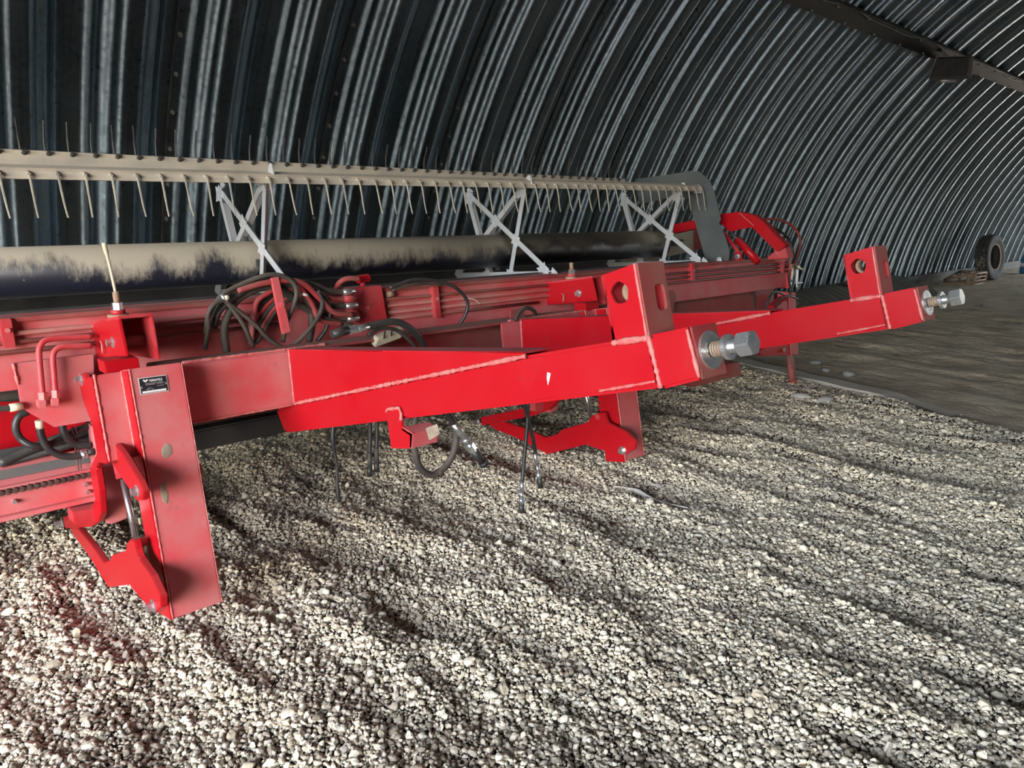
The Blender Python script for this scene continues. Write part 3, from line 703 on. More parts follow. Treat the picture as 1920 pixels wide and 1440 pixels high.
    prism('adjuster_plate', [p+W_ for p in pl_[:2]]+[pl_[2]+W_+Vector((0, .02, -.03)), pl_[3]+W_], (0.012, 0, 0), 'red_mid', L, bevel=0.003)
    prism('adjuster_top', [pl_[0], pl_[1], pl_[1]+W_+Vector((.012, 0, 0)), pl_[0]+W_+Vector((.012, 0, 0))], (0, 0, 0.012), 'red_mid', L, bevel=0.003)
    prism('adjuster_back', [pl_[0], pl_[3], pl_[3]+W_, pl_[0]+W_], (0, 0.012, 0), 'red_dark', L, bevel=0)
    p = q(212, 642, X); bolt('bolt', p, (-1, 0, 0), 0.015, L, h=0.022); cyl('sleeve', p+Vector((.012, 0, 0)), p+Vector((.115, 0, 0)), 0.021, 'red_dark', L)
    p = q(178, 622, X); cyl('pin_hole', p, p+Vector((-.001, 0, 0)), 0.006, 'black', L, n=10)
    p = q(197, 645, X); hose('cotter_pin', [p+Vector((-.012, .02, .012)), p+Vector((-.012, -.0, .0)), p+Vector((-.014, -.004, -.03)), p+Vector((-.012, .006, -.034)), p+Vector((-.012, .002, 0.004))], 0.0025, 'rust', L, 6)
    c_ = (pl_[0]+pl_[1])/2+W_/2+Vector((.006, 0, .012))
    cyl('base_washer', c_, c_+Vector((0, 0, .016)), 0.040, 'rust', L, n=20); cyl('base_collar', c_+Vector((0, 0, .016)), c_+Vector((0, 0, .034)), 0.028, 'red_mid', L)
    bm = bmesh.new(); add_hex(bm, c_+Vector((0, 0, .034)), (0, 0, 1), 0.021, .028); from_bm('nut', bm, 'zinc', L)
    cyl('threaded_rod', c_+Vector((0, 0, .06)), c_+Vector((0, 0.004, .105)), 0.013, 'rust', L, n=12)
    box('neck', FLb+lv*(LH-.01)+lw*.12+Vector((-.05, 0, 0)), (0.12, 0, 0), (0, 0.10, 0), (0, .01, .05), 'red', L)
    return L, c_
leg1, rodp = leg()
leg2 = dup(leg1, LDX, HD)
leg1['label'] = 'nearer dusty leg with data plate and linkage'; leg2['label'] = 'farther leg with red side plate and linkage'
# thin pointed rod standing on the nearer adjuster
rp = rodp+Vector((0, .004, .10))
hose('tall_rod', [rp, rp+Vector((-.008, 0.004, .10)), rp+Vector((-.02, .006, .20))], lambda t: 0.006+0.003*(t > .8), 'cream', HD, 8)
# data plate
pc = [PT(260, 708.5, 0, 0) for _ in (0,)]
def on_leg(x, y, off=0.0):
    r = ray(x, y); n = lw; t = (n.dot(FLb-lw*off)-n.dot(CAM))/n.dot(r); return CAM+r*t
P00, P10, P11, P01 = on_leg(263, 741), on_leg(317, 733), on_leg(313, 702), on_leg(260, 709)
o0 = P00-lw*0.0012; ux = (P10-P00); uy = (P01-P00); PWD, PHT = ux.length, uy.length; ux.normalize(); uy = (uy-ux*uy.dot(ux)).normalized()
pn = -lw
dp = box('data_plate', o0, ux*PWD, uy*PHT, pn*0.002, 'silver', HD, 0.0006)
dp['label'] = 'small black data plate with silver border'
e = PWD*0.035
box('black_field', o0+pn*.002+ux*e+uy*e, ux*(PWD-2*e), uy*(PHT-2*e), pn*0.0006, 'plate', dp, 0.0)
def plate_pt(u, v, h=0.0028): return o0+ux*(PWD*u)+uy*(PHT*v)+pn*h
box('number_strip', plate_pt(.08, .08, .0024), ux*PWD*.82, uy*PHT*.11, pn*.0006, 'white', dp, 0)
rot = Matrix((ux, uy, pn)).transposed().to_4x4()
def text(body, u, v, size, mat, name='lettering'):
    cu = bpy.data.curves.new(name, 'FONT'); cu.body = body; cu.size = size; cu.extrude = 0.0003; cu.offset = size*0.012
    tmp = bpy.data.objects.new('tmp', cu); COL.objects.link(tmp)
    me = bpy.data.meshes.new_from_object(tmp.evaluated_get(bpy.context.evaluated_depsgraph_get())); bpy.data.objects.remove(tmp)
    me.materials.clear(); me.materials.append(M[mat]); o = link(name, me, mat, dp); o.matrix_world = Matrix.Translation(plate_pt(u, v)) @ rot; return o
bpy.context.view_layer.update()
tx = text('VERSATILE', .36, .70, PHT*0.19, 'white')
sx = PWD*0.46/max(tx.dimensions.x, 1e-6); tx.matrix_world = tx.matrix_world @ Matrix.Diagonal((sx, 1, 1, 1))
for s_ in (-1, 1):                                     # winged emblem
    c_ = plate_pt(.24, .70); sxv = ux*PWD*.01*s_
    prism('emblem', [c_, c_+sxv*3+uy*PHT*.02, c_+sxv*8.5+uy*PHT*.11, c_+sxv*8+uy*PHT*.16, c_+sxv*4+uy*PHT*.17, c_+uy*PHT*.10], pn*.0006, 'white', dp, bevel=0)
for v_, a_, b_ in ((.60, .22, .84), (.53, .22, .55), (.53, .62, .84), (.40, .60, .84), (.33, .28, .40), (.25, .22, .34), (.25, .40, .48)):
    box('print_line', plate_pt(a_, v_), ux*PWD*(b_-a_), uy*PHT*.022, pn*.0003, 'silver', dp, 0)
for u_, v_ in ((.07, .42), (.93, .50)):
    p = plate_pt(u_, v_); cyl('rivet', p, p+pn*.0016, PHT*.075, 'zinc', dp, n=12)
# mud splashes on the near leg
for (x, y, r_) in ((313, 845, .018), (310, 935, .012), (308, 925, .014), (306, 912, .010)):
    p = on_leg(x, y); bm = bmesh.new()
    bmesh.ops.create_icosphere(bm, subdivisions=3, radius=1.0)
    for v in bm.verts:
        k_ = 1+0.16*math.sin(3*v.co.x+2*v.co.z+x)+0.08*math.sin(6*v.co.z+x); v.co = Vector((v.co.x*r_*k_, v.co.y*.002, v.co.z*r_*1.5*k_))
    mm = Matrix((Vector((1, 0, 0)), lw, lv)).transposed().to_4x4(); bm.transform(Matrix.Translation(p) @ mm)
    from_bm('mud_splash', bm, 'dirt', HD, True)

# ---- mount plate and pipes left of the leg
YP = 0.30
mp_ = prism('mount_plate', [PT(24, 682, YP), PT(176, 664, YP), PT(180, 788, YP), PT(102, 801, YP), PT(41, 766, YP), PT(34, 723, YP)], (0, 0.022, 0), 'red_dusty', HD, bevel=0.002)
weld([PT(25, 682, YP-.002), PT(34, 721, YP-.002)], 0.006, mp_)
for pts, nx, ny in (([(172, 631), (120, 633), (88, 637), (76, 648), (73, 662), (76, 700), (80, 742)], 80, 742), ([(172, 648), (130, 649), (113, 651), (102, 659), (99, 672), (101, 700), (104, 738)], 104, 738)):
    pp = hose('bent_pipe', [PT(x, y, YP-.045) for x, y in pts], 0.0115, 'red_mid', HD, 12)
    a = PT(nx, ny-6, YP-.045); b = PT(nx+1, ny+8, YP-.045); bm = bmesh.new(); add_cyl(bm, a, b, 0.018, n=6); from_bm('nut', bm, 'weld', pp)
    c_ = PT(nx-8, ny+24, YP-.062); box('elbow_block', c_, PT(nx+8, ny+23, YP-.062)-c_, PT(nx-8, ny+9, YP-.062)-c_, (0, 0.045, 0), 'red_dusty', pp, .003)
# ---- left deck rail with drive chain
YR = 0.50
zr0 = PY(0, 968, YR).z; zr1 = PY(0, 915, YR).z; xr1 = 0.06
rl = box('deck_rail', (XL, YR, zr0), (xr1-XL, 0, 0), (0, 0, zr1-zr0), (0, 0.02, 0), 'red_dusty', HD)
box('lower_lip', (XL, YR-.025, zr0-.02), (xr1-XL, 0, 0), (0, 0.05, 0), (0, 0, .02), 'red_dusty', rl)
zt2 = PY(0, 869, YR+.12).z
box('tray', (XL, YR+.012, zr1-.004), (xr1-XL, 0, 0), (0, 0.11, zt2-zr1), (0, 0.006, -0.006), 'red_dusty', rl)
box('worn_band', (XL, YR+.040, zr1+.25*(zt2-zr1)+.0035), (xr1-XL-.12, 0, 0), (0, 0.042, .38*(zt2-zr1)), (0, -0.001, 0.002), 'alu_dark', rl, 0)
def build_link(bm):
    add_cyl(bm, (0, 0.012, 0), (0, -0.012, 0), 0.0105, n=12); add_cyl(bm, (0, -0.012, 0), (0, -0.015, 0), 0.005, n=8)
    for y_ in (-0.010, 0.006): add_box(bm, (-.004, y_, -.006), (.03, 0, 0), (0, 0.003, 0), (0, 0, .012))
zc = PY(0, 925, YR-.012).z
for i in range(44): shared('chain_link', 'chain_link_mesh', build_link, 'chain', rl, (xr1-.012-i*0.0245, YR-.014, zc))
def build_vl(bm): add_cyl(bm, (0, 0, .011), (0, 0, -.011), 0.004, n=6); add_cyl(bm, (.011, 0, .011), (.011, 0, -.011), 0.003, n=6)
for i in range(9):
    p = PY(147, 882, YR-.02); shared('hanging_link', 'hanging_link_mesh', build_vl, 'chain', rl, (p.x, YR-.02+.002*(i % 2), p.z+.012+i*.021))
for x, y in ((26, 939), (160, 907), (163, 921)): bolt('bolt', PY(x, y, YR), (0, -1, 0), 0.009, rl, washer=False, h=.02)
# ---- left hose loops
def H(pts, r, mat='rubber', name='hydraulic_hose', parent=HD, n=10): return hose(name, [PY(x, y, Y) for x, y, Y in pts], r, mat, parent, n)
def ferrule(h, p0, p1, r, mat='zinc', name='ferrule'): return cyl(name, p0, p1, r, mat, h, n=14)
YH = 0.46
h = H([(52, 772, YH), (36, 780, YH), (29, 800, YH), (38, 822, YH), (62, 836, YH-.02), (95, 832, YH), (130, 815, YH+.03), (175, 795, YH+.06)], 0.0145)
h = H([(74, 800, YH-.03), (78, 818, YH-.03), (88, 838, YH-.03), (108, 852, YH-.03), (130, 856, YH-.03), (152, 854, YH-.03)], 0.0145)
ferrule(h, PY(152, 854, YH-.03), PY(163, 850, YH-.03), 0.017); ferrule(h, PY(73, 788, YH-.03), PY(75, 803, YH-.03), 0.015, 'cream'); ferrule(h, PY(163, 850, YH-.03), PY(178, 846, YH-.03), 0.014, 'black')
h = H([(116, 796, YH-.01), (122, 815, YH-.01), (138, 832, YH), (170, 836, YH)], 0.0145)
H([(0, 869, .60), (60, 842, .60), (110, 822, .58), (180, 796, .55)], 0.02); H([(0, 872, .62), (60, 856, .60), (120, 838, .58), (180, 820, .56)], 0.014)
H([(60, 838, .58), (110, 828, .57), (180, 805, .54)], 0.013)
h = H([(-60, 768, .40), (0, 766, .40), (18, 765, .40)], 0.012, 'hose_dusty'); ferrule(h, PY(18, 765, .40), PY(43, 761, .40), 0.016, 'cream')
H([(-60, 742, .55), (20, 744, .55), (90, 735, .55), (180, 716, .55)], 0.020, 'hose_dusty'); H([(-60, 730, .57), (20, 732, .57), (90, 726, .57)], 0.03, 'black')  # thick black tube stands in for the shadow below the beam

# ---- valve block and hose bundle on the beam
YV = 0.30
vb = prism('valve_block', [PT(660, 541, YV), PT(716, 535, YV), PT(727, 598, YV), PT(672, 606, YV)], (0, 0.09, 0), 'red_mid', HD, bevel=0.004)
for x, y in ((678, 547), (695, 570), (676, 585)):
    p = PT(x, y, YV-.001); cyl('port_plug', p, p+Vector((0, -.004, 0)), 0.010, 'red_mid', vb, n=14); cyl('socket', p+Vector((0, -.004, 0)), p+Vector((0, -.0045, 0)), 0.005, 'black', vb, n=6)
bolt('bolt', PT(689, 577, YV), (0, -1, K), 0.008, vb, 'red_dusty', washer=False, h=.015)
p = PT(680, 537, YV+.04); el = cyl('elbow_stem', p, p+Vector((0, 0, .03)), 0.014, 'red_mid', vb, n=12)
bm = bmesh.new(); add_cyl(bm, PT(671, 524, YV+.02), PT(690, 521, YV+.03), 0.022, n=8); from_bm('elbow_nut', bm, 'red', vb)
H([(672, 523, .41), (655, 522, .41), (642, 526, .42), (634, 534, .44), (630, 545, .48)], 0.014, 'hose_red')
p = PT(726, 552, YV+.03); cyl('port_cap', p, p+Vector((.04, 0, 0)), 0.016, 'rust', vb, n=10)
outs = [(662, 547), (664, 560), (667, 573), (667, 587), (670, 597)]
for i, (x, y) in enumerate(outs):
    m_ = 'hose_red' if i % 2 else 'hose_dusty'; Y = .36
    h = H([(x-18, y+1, Y), (x-45, y-2+i, Y), (x-75, y-14-2*i, Y-.01), (x-110, y-16-6*i, Y-.02), (x-150, y+5-6*i, Y), (x-185, y+40, Y+.02), (x-195, 640, Y+.05)], 0.013 if i < 4 else .011, m_)
    ferrule(h, PY(x-20, y+1, Y), PY(x+2, y-1, Y), 0.016, 'red_mid' if i % 2 else 'zinc')
# the coil of loose hoses hung over the clamp
H([(385, 625, .33), (392, 590, .31), (415, 555, .30), (455, 532, .30), (505, 515, .28), (540, 522, .27), (556, 545, .27), (548, 580, .28), (535, 610, .30), (531, 640, .33)], 0.0105, 'hose_dusty')
H([(402, 612, .33), (412, 585, .32), (440, 560, .31), (480, 533, .31), (518, 521, .31), (560, 530, .31), (600, 548, .33), (618, 580, .34), (612, 615, .34), (595, 640, .36)], 0.0105, 'rubber')
H([(401, 615, .34), (410, 580, .33), (440, 548, .33), (485, 528, .33), (520, 526, .34), (555, 540, .34), (578, 570, .34), (585, 605, .34), (580, 640, .36)], 0.017, 'hose_dusty')
H([(425, 660, .33), (420, 620, .33), (428, 590, .33), (448, 560, .33), (490, 540, .33), (530, 545, .33), (560, 570, .33), (610, 598, .34), (660, 612, .34)], 0.017, 'hose_dusty')
H([(424, 565, .27), (440, 585, .27), (458, 612, .27), (475, 650, .29)], 0.010, 'hose_dusty')
H([(424, 566, .27), (450, 585, .27), (480, 610, .27), (510, 640, .28), (545, 650, .28), (590, 605, .28), (604, 570, .29), (596, 545, .29)], 0.010, 'hose_dusty')
H([(420, 563, .27), (402, 570, .27), (390, 590, .28), (390, 615, .29), (384, 655, .32)], 0.010, 'hose_dusty')
H([(470, 645, .36), (476, 600, .34), (482, 565, .33), (510, 545, .32)], 0.012, 'hose_red')
H([(560, 535, .30), (585, 570, .30), (600, 600, .31), (640, 607, .33)], 0.012, 'hose_red')
H([(445, 545, .30), (500, 530, .29), (560, 528, .29), (600, 560, .30), (625, 585, .31), (660, 590, .33)], 0.014, 'hose_red')
tee = cyl('tee_fitting', PY(416, 552, .27), PY(425, 568, .27), 0.010, 'zinc', HD, n=10); cyl('tee_nut', PY(422, 559, .265), PY(428, 556, .265), 0.012, 'cream', tee, n=6)
cyl('hose_splice', PY(568, 551, .29), PY(577, 554, .29), 0.007, 'white', HD, n=8)
# loop right of the valve block
H([(730, 540, .40), (775, 525, .38), (820, 527, .37), (855, 540, .36), (876, 565, .36), (872, 592, .37), (858, 612, .40)], 0.010, 'rubber')
H([(735, 545, .42), (780, 532, .40), (830, 534, .40)], 0.007, 'hose_dusty')
hose('loose_wire', [PY(879, 560, .355), PY(890, 562, .35), PY(899, 569, .35)], 0.0028, 'straw', HD, 6)
H([(966, 600, .06), (975, 585, .07), (988, 577, .10), (1002, 584, .14), (1006, 600, .18)], 0.012, 'hose_dusty')
prism('small_tab', [PT(957, 597, .0), PT(957, 582, .0), PT(985, 575, .0), PT(985, 598, .0)], (0, .01, 0), 'red_dark', HD)
# capped hose lying over the cross channel
h = H([(688, 614, -.02), (715, 606, -.02), (745, 604, -.02), (772, 618, -.01), (790, 640, .0), (800, 664, .03)], 0.0165, 'rubber')
ferrule(h, PY(666, 618, -.02), PY(690, 613, -.02), 0.0165); bm = bmesh.new(); add_cyl(bm, PY(651, 620, -.02), PY(668, 616, -.02), 0.020, n=6); from_bm('nut', bm, 'zinc', h)
cyl('dust_cap', PY(622, 627, -.02), PY(653, 619, -.02), 0.019, 'rubber', h)
H([(690, 628, .02), (715, 616, .02), (745, 620, .02), (775, 645, .03), (790, 664, .05)], 0.010, 'hose_dusty')
# hoses hanging below the channel
YD = -0.42
h = H([(782, 770, YD), (777, 800, YD), (777, 840, YD), (785, 872, YD), (800, 888, YD), (818, 889, YD), (838, 872, YD), (851, 845, YD), (855, 815, YD), (848, 785, YD), (838, 765, YD)], 0.0155, 'hose_dusty')
cyl('hose_tie', PY(822, 882, YD), PY(826, 891, YD), 0.0175, 'hose_dusty', h)
YD = -0.48
h = H([(820, 750, YD), (838, 772, YD), (852, 796, YD)], 0.0165)
ferrule(h, PY(850, 793, YD), PY(872, 823, YD), 0.0175); ferrule(h, PY(871, 821, YD), PY(876, 828, YD), 0.020); ferrule(h, PY(876, 828, YD), PY(882, 836, YD), 0.012)
bm = bmesh.new(); add_cyl(bm, PY(879, 834, YD), PY(887, 845, YD), 0.022, n=6); from_bm('nut', bm, 'zinc', h)
cyl('dust_cap', PY(886, 843, YD), PY(906, 868, YD), 0.0195, 'rubber', h); cyl('cap_rim', PY(904, 865, YD), PY(908, 870, YD), 0.024, 'rubber', h)
YD = -0.30
h = H([(979, 745, YD), (990, 785, YD), (1000, 825, YD), (1004, 852, YD)], 0.0105)
ferrule(h, PY(1003, 850, YD), PY(1007, 872, YD), 0.0125); ferrule(h, PY(1007, 872, YD), PY(1010, 890, YD), 0.009); ferrule(h, PY(1009, 887, YD), PY(1011, 897, YD), 0.0135); cyl('dust_cap', PY(1011, 896, YD), PY(1014, 914, YD), 0.0145, 'rubber', h)
h = H([(990, 748, YD), (989, 790, YD), (984, 850, YD), (979, 905, YD)], 0.0105)
ferrule(h, PY(979, 902, YD), PY(978, 922, YD), 0.0125); ferrule(h, PY(978, 922, YD), PY(978, 936, YD), 0.009); ferrule(h, PY(978, 933, YD), PY(978, 945, YD), 0.0135); cyl('dust_cap', PY(978, 944, YD), PY(978, 961, YD), 0.0145, 'rubber', h)
YD = 0.12
for x, y in ((693, 893), (706, 884)):
    h = H([(x, 760, YD), (x+1, 810, YD), (x, y-42, YD)], 0.011); ferrule(h, PY(x, y-44, YD), PY(x, y-16, YD), 0.012, 'black'); cyl('dust_cap', PY(x, y-18, YD), PY(x, y, YD), 0.014, 'rubber', h)
hose('rubber_strap', [PY(626, 790, 0), PY(624, 825, 0), PY(631, 870, 0), PY(633, 915, 0), PY(635, 940, 0)], lambda t: 0.009+0.002*math.sin(9*t), 'rubber', HD, 8)

# ---- right end of the header
EPX = XR+0.02
ep = prism('end_post', [PT(1457, 575, YB-.03), PT(1479, 556, YB-.03), PT(1483, 666, YB-.03), PT(1432, 668, YB-.03), PT(1422, 660, YB-.03), PT(1452, 640, YB-.03)], (0, 0.10, 0), 'red', HD, bevel=0.003)
prism('post_side', [PT(1479, 548, YB-.035), PT(1492, 548, YB-.035), PT(1497, 664, YB-.035), PT(1483, 666, YB-.035)], (0, 0.12, 0), 'red_dusty', ep)
tbox('bottom_rail', 2.9, XR-.05, .40, .47, YB-.02, 0.08, 'red', HD)
bolt('bolt', PT(1470, 656, YB-.035), (0, -1, K), .014, ep, 'rust')
a = PT(1481, 664, YB-.01); b = PT(1484, 741, YB-.01); b = Vector((b.x, b.y, float(ground_z(b.x, b.y))-.005))
sl = cyl('stand_leg', a, b, 0.036, 'red_dark', HD, n=18)
for i in range(5):
    p = a.lerp(b, .12+.10*i+(.3 if i == 4 else 0))+Vector((-.030, -.021, 0)); cyl('pin_hole', p, p+Vector((-.0012, -.0008, 0)), 0.009, 'black', sl, n=12)
cyl('foot_ring', b+Vector((0, 0, .0)), b+Vector((0, 0, .04)), 0.040, 'red_mid', sl)
prism('skid_block', [PY(1275, 702, .10), PY(1388, 678, .10), PY(1391, 703, .10), PY(1300, 727, .10)], (0, 0.2, 0), 'red_dark', HD, bevel=.006)
# grey reel end shield
XS = 4.95
shp = [(1190, 336), (1255, 327), (1297, 320), (1312, 322), (1330, 338), (1340, 362), (1349, 400), (1352, 412), (1348, 418), (1360, 444), (1368, 472), (1366, 492), (1326, 493), (1320, 478), (1290, 372), (1268, 367), (1236, 375), (1199, 383)]
prism('reel_shield', [PX(x, y, XS) for x, y in shp], (0.006, 0, 0), 'grey', HD, bevel=0.001)
# red reel lift arm
XA = 5.12
ra = prism('reel_arm', [PX(x, y, XA) for x, y in ((1262, 421), (1350, 402), (1385, 397), (1412, 403), (1430, 415), (1473, 461), (1456, 472), (1409, 426), (1352, 418), (1262, 438))], (0.09, 0, 0), 'red', HD, bevel=0.006)
prism('arm_gusset', [PX(x, y, XA-.008) for x, y in ((1350, 404), (1386, 399), (1414, 425), (1368, 434), (1352, 420))], (0.01, 0, 0), 'red', ra)
weld([PX(1386, 399, XA-.01), PX(1414, 424, XA-.01)], .004, ra)
cyl('lift_cylinder', PX(1383, 449, XA+.03), PX(1422, 492, XA+.03), 0.033, 'red', HD, n=18); cyl('lift_rod', PX(1368, 433, XA+.03), PX(1386, 452, XA+.03), 0.014, 'black', HD)
bar_ = lambda nm, a, b, w_, t_, mat, par: box(nm, a-(Vector((1, 0, 0)).cross((b-a).normalized())*w_/2), b-a, Vector((1, 0, 0)).cross((b-a).normalized())*w_, (t_, 0, 0), mat, par, .002)
bar_('support_strut', PX(1353, 432, XA-.04), PX(1388, 478, XA-.04), .028, .012, 'red_mid', HD)
tb = prism('strut_tab', [PX(x, y, XA-.05) for x, y in ((1377, 473), (1389, 472), (1391, 490), (1377, 491))], (0.012, 0, 0), 'red', HD); bolt('bolt', PX(1383, 481, XA-.05), (-1, 0, 0), .016, tb)
prism('arm_foot', [PX(x, y, XA+.05) for x, y in ((1440, 481), (1462, 466), (1472, 463), (1478, 484), (1440, 487))], (0.10, 0, 0), 'red_mid', HD)
bolt('bolt', PX(1459, 473, XA+.05), (-1, 0, 0), .016, HD, 'red_dusty')
box('arm_bracket', PX(1472, 490, XA+.14), (.08, 0, 0), (0, .10, 0), (0, .01, .12), 'red_dark', HD)
YE = .50
h = hose('return_hose', [PY(x, y, Y) for x, y, Y in ((1421, 412, .78), (1450, 411, .74), (1475, 417, .70), (1493, 432, .66), (1501, 452, .60), (1497, 475, .55), (1491, 492, .52))], 0.0115, 'hose_red', HD)
ferrule(h, PY(1491, 492, .52), PY(1487, 503, .52), .014, 'red_mid')
hose('return_hose', [PY(x, y, Y) for x, y, Y in ((1437, 425, .74), (1460, 432, .70), (1478, 448, .66), (1486, 468, .62), (1488, 480, .60))], 0.0115, 'rubber', HD)
hose('return_hose', [PY(x, y, Y) for x, y, Y in ((1440, 432, .74), (1458, 440, .72), (1472, 455, .68), (1480, 470, .64))], 0.008, 'hose_red', HD)
fb = box('fitting_block', PY(1484, 505, .45), (.05, 0, 0), (0, .06, 0), (0, 0, .05), 'rust', HD)
for x0, y0_, x1, y1_, r_, m_ in ((1487, 503, 1484, 525, .011, 'cream'), (1495, 505, 1494, 530, .013, 'white'), (1494, 530, 1494, 546, .010, 'zinc'), (1493, 531, 1504, 530, .009, 'white'), (1484, 524, 1482, 540, .010, 'zinc'), (1497, 500, 1507, 507, .011, 'cream')):
    cyl('fitting', PY(x0, y0_, .44), PY(x1, y1_, .44), r_, m_, fb, n=10)
H([(1482, 538, .44), (1481, 552, .42), (1490, 558, .40), (1495, 560, .40), (1478, 555, .38), (1462, 562, .37), (1453, 580, .37), (1451, 600, .38)], .010, 'rubber')
H([(1470, 553, .40), (1455, 547, .38), (1444, 555, .37), (1438, 575, .37), (1438, 598, .38)], .010, 'rubber')
H([(1478, 512, .44), (1480, 530, .44), (1485, 548, .43)], .010, 'rubber')

# ---- reel: tube, five bats with fingers, three star-shaped spiders
RY, RZ, RR = 1.14, 1.335, 0.556
ANG = dict(A=50, B=121, C=-166, D=-94, E=-22)
PV = {k: Vector((0, RY+RR*math.cos(math.radians(a)), RZ+RR*math.sin(math.radians(a)))) for k, a in ANG.items()}
XE = 4.78
rt = cyl('reel_tube', (XL, RY, RZ), (XE, RY, RZ), 0.116, 'tube', HD, n=48)
cyl('end_disc', (XE, RY, RZ), (XE+.006, RY, RZ), 0.118, 'black', rt, n=32); cyl('reel_shaft', (XE, RY, RZ), (XE+.35, RY, RZ), .03, 'black', rt)
def finger_path(root, kind):
    if kind == 'down': return [root, root+Vector((0, -.014, -.022)), root+Vector((0, -.030, -.075)), root+Vector((0.002, -.042, -.135)), root+Vector((0.004, -.058, -.185))]
    return [root, root+Vector((0, .0, .03)), root+Vector((0, -.004, .07)), root+Vector((0, -.020, .11)), root+Vector((0, -.034, .15))]
def build_finger(kind, var):
    def f(bm):
        rnd = random.Random(var*7+3); pth = finger_path(Vector((0, 0, 0)), kind)
        ox, oy = rnd.uniform(-.014, .014), rnd.uniform(-.022, .022); pth = [p+Vector((ox*(i/4)**2, oy*(i/4)**2, 0)) for i, p in enumerate(pth)]
        add_sweep(bm, spline(pth, 3), (lambda t: .0060-.0022*t) if kind == 'down' else (lambda t: .0058-.0014*t), 6)
        if kind == 'down': add_cyl(bm, (0, .018, .004), (0, -.010, -.004), .010, .007, 8)
    return f
def build_fboss(bm): add_cyl(bm, (0, .004, -.004), (0, -.016, .008), 0.012, 0.009, 8)
bats = {}
for k in 'BACDE':
    pv = PV[k]; x1 = {'B': 4.93, 'A': 4.72}.get(k, 4.85)
    bm = bmesh.new()
    LX_ = x1-XL; sag = Vector((LX_, 0, 0.066 if k == 'B' else 0.0))
    if k == 'B':                                        # hat section seen from behind: sloped top flange over a finger web
        zb = 1.733
        add_box(bm, (XL, pv.y-.022, zb+.022), sag, (0, .050, .016), (0, -.006, .012))
        add_box(bm, (XL, pv.y-.030, zb-.006), sag, (0, .010, 0), (0, .010, .032))
        add_box(bm, (XL, pv.y-.036, zb-.012), sag, (0, .045, 0), (0, 0, .008))
    elif k == 'A':
        add_box(bm, (XL, pv.y-.03, 1.840), sag, (0, .012, 0), (0, .028, .052))
        add_box(bm, (XL, pv.y-.04, 1.828), sag, (0, .03, 0), (0, 0, .014))
        add_cyl(bm, (XL, pv.y+.005, 1.896), (x1, pv.y+.005, 1.896), .010, n=8)
    elif k == 'C': add_box(bm, (XL, pv.y+.055, pv.z-.045), sag, (0, .05, 0), (0, 0.01, .05))
    else: add_box(bm, (XL, pv.y-.035, pv.z-.035), sag, (0, .05, 0), (0, 0.02, .075))
    bmesh.ops.recalc_face_normals(bm, faces=bm.faces)
    b = from_bm('reel_bat', bm, 'bat' if k in 'AB' else 'black', HD); bats[k] = b
    if k == 'B': b['label'] = 'near upper reel bat with pale fingers hanging down'
    if k == 'A': b['label'] = 'rear upper reel bat with dark fingers pointing up'
    n = 44; x = x1-.03; i = 0
    while x > -0.62:
        v = i % 5
        if k == 'B': shared('reel_finger', f'finger_down_{v}', build_finger('down', v), 'finger', b, (x, pv.y-.038, 1.745+.066*(x-XL)/(x1-XL)))
        elif k == 'A':
            shared('reel_finger', f'finger_up_{v}', build_finger('up', v), 'straw' if i in (13,) else 'finger_dark', b, (x, pv.y+.005, 1.900))
            shared('finger_boss', 'finger_boss_mesh', build_fboss, 'finger_dark', b, (x+.012, pv.y-.006, 1.893))
        else: shared('reel_finger', f'finger_low_{v}', build_finger('down', v), 'finger_dark', b, (x, pv.y-.03, pv.z-.03))
        x -= 0.1065 if k in 'AB' else 0.15; i += 1
STAR = [('A', 'C'), ('B', 'D'), ('C', 'E'), ('D', 'A'), ('E', 'B')]
